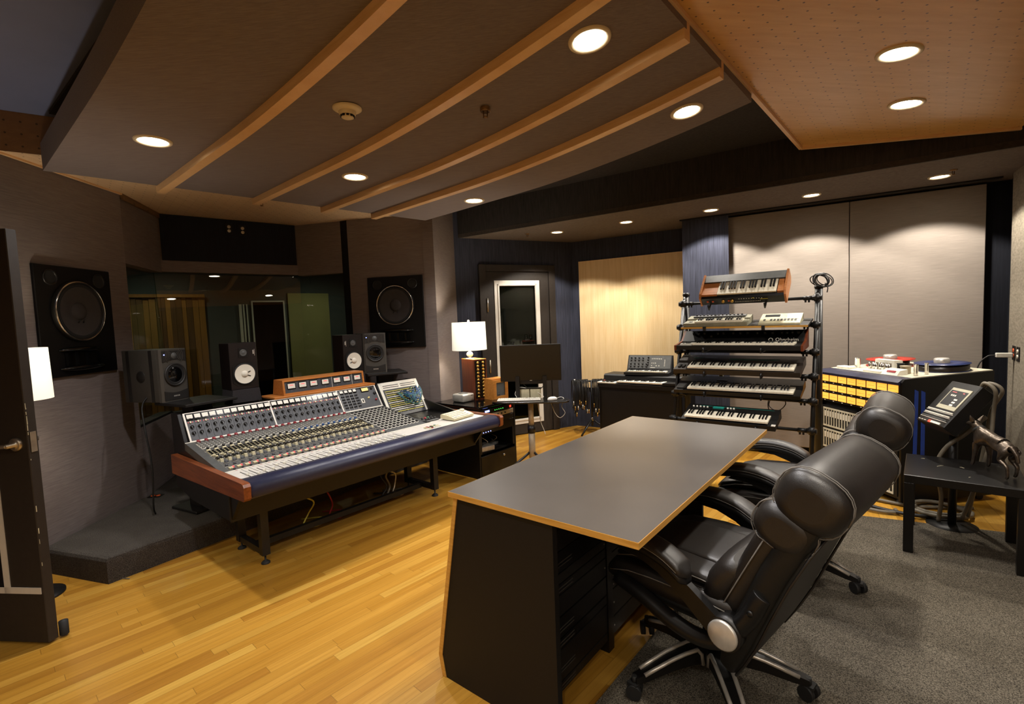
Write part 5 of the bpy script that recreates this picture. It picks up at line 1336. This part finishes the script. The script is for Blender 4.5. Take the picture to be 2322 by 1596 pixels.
# card bays
b=MB(); b.box(.0,.028,.03,TW-.03,.08,.655,0); b.build('card_frame','blk',tm)
fm=MB()
for r in range(3):
    z=.09+.19*r
    fm.box(-.006,.0,.06,TW-.06,z,z+.014,0); fm.box(-.006,.0,.06,TW-.06,z+.156,z+.17,0)
    for i in range(25): fm.box(-.006,.0,.06+.0304*i,.068+.0304*i,z+.014,z+.156,0)
    for i in range(24): fm.box(-.003,-.0005,.072+.0304*i,.086+.0304*i,z+.09,z+.14,1)
o=fm.build('amplifier_card',['creamdeck','white'],tm)
# deck hardware
b=MB(); b.prism([(-.10,0),(-.08,.055),(.0,.07),(.11,.055),(.13,0)],0,.085); 
b.build('head_block','white',tm,X=T(.33,.44,TH+.010)@RZ(90))
hb=MB()
for i in range(7): hb.cyl((.205+.008*(i%2),.33+.032*i,TH+.008),(.205+.008*(i%2),.33+.032*i,TH+.078),.013,n=12)
hb.build('tape_head','chrome',tm)
for (x,y,r,h,m) in((.24,.70,.022,.085,'chrome'),(.25,.275,.024,.075,'rubber'),(.235,.215,.034,.06,'postgrey'),(.20,.09,.014,.085,'chrome'),(.30,.10,.012,.09,'chrome')):
    MB().lathe([(r,0),(r,h*.9),(r*1.12,h*.92),(r*1.12,h),(.0005,h)],(x,y,TH+.008),n=18).build('roller',m,tm)
MB().box(.12,.20,.66,.80,TH+.002,TH+.022,0,.004,1).build('switch_block','white',tm)
MB().box(.115,.20,.32,.50,TH+.002,TH+.02,0,.004,1).build('switch_block','white',tm)
c=MB(); c.prism([(.10,0),(.125,.035),(.19,.045),(.19,0)],.15,.30,'y'); k=c.build('counter','white',tm,X=T(0,.0,TH+.002)); MB().prism([(.112,.020),(.122,.0335),(.124,.0335),(.114,.020)],.18,.26,'y').build('counter_window','red',k,X=T(-.001,0,.001))
def reel(x,y,m,label,z0):
    t=thing('tape_reel',label,'tape reel',X=TX@T(x,y,z0)@RY(-2.4))
    MB().lathe([(.175,0),(.175,.003),(.05,.0031),(.05,0)],n=48).build('lower_flange',m,t); 
    MB().lathe([(.135 if m=='reelred' else .165,.0032),(.135 if m=='reelred' else .165,.053),(.045,.0532),(.045,.0031)],n=48).build('tape_pack','tape',t)
    MB().lathe([(.175,.0535),(.175,.0565),(.05,.0566),(.05,.0533)],n=48).build('upper_flange',m,t)
    MB().lathe([(.05,.057),(.05,.088),(.042,.094),(.0005,.094)],n=28).build('hub_clamp','silver',t)
reel(.50,.64,'reelred','red tape reel on the far side of the tape machine deck',TH+.022)
reel(.54,.205,'reelblue','blue tape reel on the near side of the tape machine deck',TH+.022)
for k,(x,lb) in enumerate(((.105,'blue tape strip with pencil notes on the tape machine side, nearer its front edge'),(.155,'blue tape strip with pencil notes on the tape machine side, further from its front edge'))):
    tag(MB().prism([(x-.014,.20),(x+.018,.20),(x+.028,.885),(x-.002,.90 if k==0 else .895)] if k==0 else [(x+.004,.20),(x+.036,.20),(x+.034,.875),(x+.002,.89)],-.0022,-.0004,'y').build('masking_tape','bluetape',X=TX),lb,'tape strip','blue tape strips')

# ------------------------------------------------------------------ remote control on its pole stand
RP=(2.985,3.315)
rp=thing('remote_stand','black round pole stand on a disc base behind the low black table','stand',X=FX(*RP,0))
MB().lathe([(.14,.0),(.14,.008),(.03,.016),(.0005,.016)],(0,0,.0035),n=30).build('base','blkmetal',rp); MB().cyl((0,0,.02),(0,0,.70),.024,n=14).build('pole','blkmetal',rp)
MB().tube([(0,0,.69),(-.03,.01,.74)],.02,8).build('elbow','blkmetal',rp)
# head: local x across, y up the sloped face, z out of the face
wv=Vector((-.2,-1,0)).normalized(); up=Vector((.62,.16,.72)); up=(up-wv*up.dot(wv)).normalized(); out=wv.cross(up)
if out.z<0: out=-out
XH=Matrix((wv,up,out)).transposed().to_4x4(); XH.translation=Vector((2.955,3.325,.862))
rc=thing('tape_remote','black angled remote console with lit screen and button rows on the pole stand','remote console',X=XH)
MB().box(-.145,.145,-.185,.165,-.10,0,0,.006,1).build('case','blk',rc)
MB().box(-.070,.115,-.055,.115,.0,.004,0).build('screen_frame','lcdframe',rc); MB().box(-.062,.10,-.025,.095,.004,.005).build('screen','screendk',rc)
b=MB()
for i in range(3): b.box(.03,.06,.0-.022*i+.02,.012-.022*i+.02,.005,.0055,0); b.box(-.03+.018*i,-.018+.018*i,.05,.062,.005,.0055,0)
b.box(-.04,.0,.08,.084,.005,.0055,1); b.box(.06,.075,.08,.086,.005,.0055,1); b.build('readout',['txt','redlit'],rc)
b=MB()
for j in range(3):
    b.box(-.135,.135,-.085-.030*j,-.082-.030*j,.0,.004,1)
    for i in range(22): b.box(-.128+.0116*i,-.120+.0116*i,-.078-.030*j,-.070-.030*j,.0,.006,0 if j<2 else 2)
b.build('button_row',['txt','alu','dkgrey'],rc)
MB().box(-.02,.0,-.175,-.160,0,.006).build('record_light','ledred',rc,label='small red lamp'); MB().box(.005,.10,-.175,-.160,0,.006).build('play_light','bulb2' if False else 'white',rc)
b=MB()
for i in range(3): b.box(-.125+.03*i,-.108+.03*i,-.172,-.168,0,.004)
b.build('switch_label','txt',rc)
def hw(x,y,z): return tuple(XH@Vector((x,y,z)))
cable('remote_cable',[hw(.10,.15,-.03),hw(.14,.19,.0),hw(.19,.17,-.05),(3.10,3.16,.82),(3.10,3.18,.60),(3.08,3.25,.30),(3.04,3.30,.05)],.012,'cabgrey','thick grey cable arching off the remote console and down behind the dog statue','cable','grey cables of the remote console')
cable('remote_cable',[hw(.08,.15,-.05),hw(.12,.21,-.03),hw(.17,.20,-.09),(3.14,3.22,.80),(3.13,3.26,.5),(3.10,3.32,.06)],.011,'cabgrey','second grey cable arching off the remote console, nearest the tape machine','cable','grey cables of the remote console')
cable('remote_cable',[(3.10,3.21,.78),(2.99,3.24,.66),(2.91,3.29,.56),(2.885,3.33,.42),(2.93,3.34,.2),(2.93,3.36,.02)],.013,'cabgrey','grey cable bending down in front of the pole under the remote console','cable','grey cables of the remote console')

# ------------------------------------------------------------------ low table and dog statue
LX=FX(2.375,2.975,.0115,-40)
lt=thing('side_table','low square black table with scratched top in front of the tape machine','table',X=LX)
MB().box(0,.55,0,.55,.438,.488,0,.003,1).build('table_top','blk2',lt)
for x in(.001,.499):
    for y in(.001,.499): MB().box(x,x+.05,y,y+.05,0,.4385,0,.002,1).build('leg','blk2',lt)
b=MB()
for (x,y,l,a) in((.16,.29,.05,.9),(.27,.34,.025,-.6),(.30,.12,.015,.8),(.08,.45,.02,.2)):
    b.tube([(x,y,.4882),(x+l*.5*math.cos(a),y+l*.5*math.sin(a)+.004,.4884),(x+l*math.cos(a),y+l*math.sin(a),.4882)],.0008,4)
b.build('scratch','cream',lt)
dog=thing('dog_statue','cast metal dog with a dark collar standing on the low black table','statue',X=FX(2.895,2.93,.5,78-90))
# statue faces local +y; built as one continuous skin
def skin(name,nodes,edges,mat_,parent,sub=2):
    me=bpy.data.meshes.new(name); me.from_pydata([n[0] for n in nodes],edges,[]); o=bpy.data.objects.new(name,me); COL.objects.link(o); o.parent=parent
    md=o.modifiers.new('skin','SKIN'); md.use_smooth_shade=True
    for i,n in enumerate(nodes): me.skin_vertices[0].data[i].radius=n[1]; 
    me.skin_vertices[0].data[0].use_root=True
    s=o.modifiers.new('subsurf','SUBSURF'); s.levels=sub; s.render_levels=sub
    bpy.context.view_layer.update(); ev=o.evaluated_get(bpy.context.evaluated_depsgraph_get()); m2=bpy.data.meshes.new_from_object(ev)
    m2.materials.clear(); m2.materials.append(M[mat_]); o.modifiers.clear(); o.data=m2; m2.name=name
    for p in m2.polygons: p.use_smooth=True
    return o
R2=lambda a,b=None:(a,b or a)
N=[((0,-.02,.185),R2(.040,.046)),((0,.05,.195),R2(.045,.052)),((0,.11,.205),R2(.040,.048)),((0,.15,.238),R2(.027,.030)),((-.005,.172,.268),R2(.031,.030)),((-.012,.205,.262),R2(.019,.017)),((-.016,.232,.255),R2(.012,.011)),
   ((0,-.08,.182),R2(.038,.044)),
   ((.030,-.105,.150),R2(.024,.030)),((.036,-.070,.105),R2(.018,.021)),((.036,-.115,.070),R2(.010,.011)),((.036,-.105,.018),R2(.009,.009)),((.036,-.090,.008),R2(.011,.008)),
   ((-.030,-.105,.150),R2(.024,.030)),((-.036,-.090,.105),R2(.018,.021)),((-.036,-.145,.078),R2(.010,.011)),((-.036,-.150,.018),R2(.009,.009)),((-.036,-.135,.008),R2(.011,.008)),
   ((.030,.105,.155),R2(.020,.024)),((.032,.10,.085),R2(.013,.013)),((.032,.105,.018),R2(.010,.010)),((.032,.118,.008),R2(.011,.008)),
   ((-.030,.115,.155),R2(.020,.024)),((-.032,.125,.085),R2(.013,.013)),((-.032,.14,.018),R2(.010,.010)),((-.032,.153,.008),R2(.011,.008)),
   ((0,-.118,.192),R2(.016,.016)),((.004,-.155,.150),R2(.011,.011)),((.006,-.165,.105),R2(.009,.009))]
E_=[(0,1),(1,2),(2,3),(3,4),(4,5),(5,6),(0,7),(7,8),(8,9),(9,10),(10,11),(11,12),(7,13),(13,14),(14,15),(15,16),(16,17),(2,18),(18,19),(19,20),(20,21),(2,22),(22,23),(23,24),(24,25),(7,26),(26,27),(27,28)]
skin('body',N,E_,'bronze',dog)
for s in(-1,1): MB().lathe([(.014,0),(.009,.020),(.0005,.042)],(s*.020-.005,.165,.285),(s*.45,-.15,1),10).build('ear','bronze',dog)
MB().lathe([(.034,-.007),(.037,0),(.034,.007),(.027,.007),(.027,-.007)],(0,.140,.232),(0,.75,.62),24).build('collar','rubber',dog)
# ------------------------------------------------------------------ sockets, detector, sprinklers, floor cables
def duplex(X,label,m,n=1,grp=None,plate='blk2'):
    t=thing('wall_outlet',label,'outlet',X=X,group=grp)      # local x across, z up, y = -out
    W=.07*n
    MB().box(-W/2,W/2,-.005,0,-.057,.057,0,.002,1).build('plate',plate,t)
    for i in range(n):
        x=-W/2+.035+.07*i if n>1 else 0
        for z in(-.021,.021):
            o=MB().lathe([(.0165,0),(.0165,.003),(.0005,.0035)],(x*.62,-.005,z),(0,-1,0),18).build('socket',m,t)
            b=MB(); b.box(x*.62-.007,x*.62-.005,-.0092,-.0084,z-.002,z+.006); b.box(x*.62+.005,x*.62+.007,-.0092,-.0084,z-.002,z+.006); b.lathe([(.0025,0),(.0025,.0007)],(x*.62,-.0085,z-.008),(0,-1,0),8); b.build('slot','blk2',o)
    return t
def onw(p,q,s,z,off=.001):
    p,q=Vector(p),Vector(q); d=(q-p).normalized(); n=Vector((d.y,-d.x))
    if n.dot(IN-p)<0: n=-n
    r=p+d*s+n*off; return Matrix.Translation((r.x,r.y,z))@RZ(math.degrees(math.atan2(n.y,n.x))+90)
p_bc=Vector(BC)+_n*.02
duplex(onw(BC,CD,.612,2.60,.0215),'white double socket on the dark panel above the window, nearer the open door','sock',1,'sockets above the window')
duplex(onw(BC,CD,.740,2.595,.0215),'white double socket on the dark panel above the window, nearer the lamp','sock',1,'sockets above the window')
r0,r1=(-3.089,3.145),(-2.56,2.972)
duplex(onw(r0,r1,.105,.083,.001),'black plate of four red sockets on the riser front beside the open door','orange',2)
duplex(onw(r0,r1,.345,.083,.001),'black plate of white sockets on the riser front with a plug in it','sock',1)
X=onw(r0,r1,.345,.083,.010)
pl=thing('mains_plug','grey plug with a thin cord in the riser socket','plug',X=X@T(0,0,.021)); MB().cyl((0,0,0),(0,-.03,0),.013,.008,n=12).build('plug_body','cabgrey',pl)
def rw(x,y,z): return tuple(X@Vector((x,y,z)))
cable('lamp_cord',[rw(0,-.031,.021),rw(-.02,-.05,.0),rw(-.04,-.05,-.05),rw(-.08,-.06,-.078),rw(-.16,-.05,-.079),rw(-.28,-.07,-.079)],.003,'cabgrey','thin grey cord running from the riser socket along the floor behind the door','cord')
t=thing('floor_outlet','black plate with two orange sockets lying at the wall on the riser','outlet',X=FX(-3.06,4.10,.1652,5)); MB().box(-.05,.05,-.035,.035,0,.006,0,.002,1).build('plate','blk2',t)
for x in(-.021,.021): MB().lathe([(.0165,0),(.0165,.003),(.0005,.0035)],(x,0,.006),n=16).build('socket','orange',t)
k0,k1=(4.09,4.06),(3.43,3.02)
duplex(onw(k0,k1,.158,1.115),'orange double socket on the right wall with a plug in it','orange',1)
duplex(onw(k0,k1,.262,1.113),'white double socket on the right wall beside the orange one','sock',1)
X=onw(k0,k1,.158,1.115,.0095); pl=thing('mains_plug','pale box plug sticking out of the orange socket on the right wall','plug',X=X@T(0,0,-.018)); MB().box(-.016,.016,-.10,0,-.018,.018,0,.004,1).build('plug_body','cabwht',pl)
def kw(x,y,z): return tuple(X@Vector((x,y,z)))
cable('mains_cord',[kw(0,-.101,-.018),kw(.0,-.15,-.03),kw(.0,-.20,-.10),kw(-.0,-.22,-.25),kw(.0,-.22,-.55),kw(0,-.2,-.95),kw(0,-.22,-1.10)],.005,'cabblk','black cord curving down from the pale plug on the right wall','cord')
# smoke detector and sprinklers
sx,sy=-.768,2.527; tt=(Vector((sx,sy))-FL).dot(Vector((.698,-.716)))
t=thing('smoke_detector','round white smoke detector under the fabric cloud','smoke detector',X=Matrix.Translation((sx,sy,czed(tt)))@RX(180))
MB().lathe([(.070,0),(.070,.006),(.060,.012),(.045,.018),(.0005,.019)],n=36).build('base','ringw',t); MB().lathe([(.042,.018),(.040,.032),(.034,.036)],n=30).build('chamber','ringw',t)
b=MB()
for i in range(10):
    a=2*PI*i/10; b.X=RZ(math.degrees(a)); b.box(.0275,.0345,-.006,.006,.037,.046)
b.build('vent_slot','blk2',t); MB().lathe([(.030,.036),(.030,.047),(.018,.052),(.0005,.053)],n=28).build('cap','ringw',t)
def sprinkler(x,y,z,label,k):
    t=thing('sprinkler',label,'sprinkler',X=Matrix.Translation((x,y,z))@RX(180),group='ceiling sprinklers')
    if k:
        b=MB()
        for i in range(4): b.lathe([(.024+.001*i,.006*i),(.027,.006*i+.003),(.024,.006*i+.005)],n=22)
        b.build('escutcheon','brass',t); b=MB(); b.tube([(-.010,0,.02),(-.010,0,.045),(-.004,0,.05)],.003,6); b.tube([(.010,0,.02),(.010,0,.045),(.004,0,.05)],.003,6); b.build('frame_arm','brass',t)
    else:
        MB().lathe([(.026,0),(.026,.004),(.014,.010),(.0005,.010)],n=20).build('escutcheon','brass',t); b=MB(); b.tube([(-.009,0,.01),(-.009,0,.028),(-.003,0,.036)],.0025,6); b.tube([(.009,0,.01),(.009,0,.028),(.003,0,.036)],.0025,6); b.build('frame_arm','brass',t)
    MB().lathe([(.013,.036 if not k else .05),(.014,.039 if not k else .053),(.0005,.04 if not k else .054)],n=14).build('deflector','brass',t)
tt=(Vector((-.089,2.641))-FL).dot(Vector((.698,-.716)))
sprinkler(-.089,2.641,czed(tt),'coppery ringed sprinkler head in the middle of the fabric cloud',True)
sprinkler(-2.232,4.607,2.70,'brass sprinkler head in the pale ceiling before the window',False)
sprinkler(.242,6.057,2.5572,'tiny sprinkler head in the soffit before the glazed door',False)
sprinkler(3.462,3.898,2.5572,'tiny sprinkler head in the soffit at its right end',False)
# cable loops under the low table
random.seed(2)
def coil(name,c,r,th,m,label,turns,grp=None):
    pts=[]
    n=int(turns*14)
    for i in range(n): a=2*PI*i/14; rr=r*(1+.10*math.sin(a*.37)+.06*math.sin(a*1.3)); pts.append((c[0]+rr*math.cos(a),c[1]+rr*math.sin(a)*.8,c[2]+th*1.02*(1+1.6*i/n*turns*.5)+.02*abs(math.sin(a*.5))))
    return tag(MB().tube(pts,th,8).build(name,m),label,'cable',grp)
coil('cable_coil',(3.06,3.50,.004),.17,.014,'cabgrey','heap of thick grey cable coiled on the floor behind the low table',2.6)
cable('floor_cable',[(2.62,3.72,.05),(2.67,3.62,.03),(2.78,3.50,.026),(2.90,3.43,.026),(2.98,3.48,.026)],.014,'cabblk','thick black cable curving over the rug edge under the low table','cable')
cable('floor_cable',[(2.60,3.78,.045),(2.60,3.66,.024),(2.66,3.56,.024),(2.76,3.52,.024),(2.80,3.58,.02)],.012,'cabgrey','grey cable looping beside the black one under the low table','cable')
cable('floor_cable',[(2.70,3.95,.02),(2.85,3.74,.02),(3.0,3.62,.02),(3.2,3.58,.02),(3.35,3.55,.02)],.013,'cabgrey','grey cable running along the floor before the tape machine','cable')
# cables below the mixing desk
for i,(m,lb,u0) in enumerate((('cabwht','white cable curling under the right end of the mixing desk',1.42),('cabblk','black cable curling under the right end of the mixing desk',1.30),('cabgrey','grey cable curling under the right end of the mixing desk',1.40),('red','dark red cable hanging under the middle of the mixing desk',.80),('yellow','yellowish cable looped under the left part of the mixing desk',.62))):
    P=[cw(u0+random.uniform(-.08,.08),.65+random.uniform(-.025,.025),z) for z in(.365,.30,.22,.13,.05)]+[cw(u0+.12,.66,.012),cw(u0+.22,.78,.012),cw(u0+.10,.90,.012)]
    cable('desk_cable',P,.006 if i!=2 else .009,m,lb,'cable','cables under the mixing desk')
cable('stand_cable',[(-2.80,3.80,1.08),(-2.83,3.74,1.0),(-2.80,3.70,.85),(-2.74,3.66,.55),(-2.74,3.64,.25),(-2.76,3.68,.172)],.006,'cabblk','black cable drooping from the grey monitor near the open door','cable')
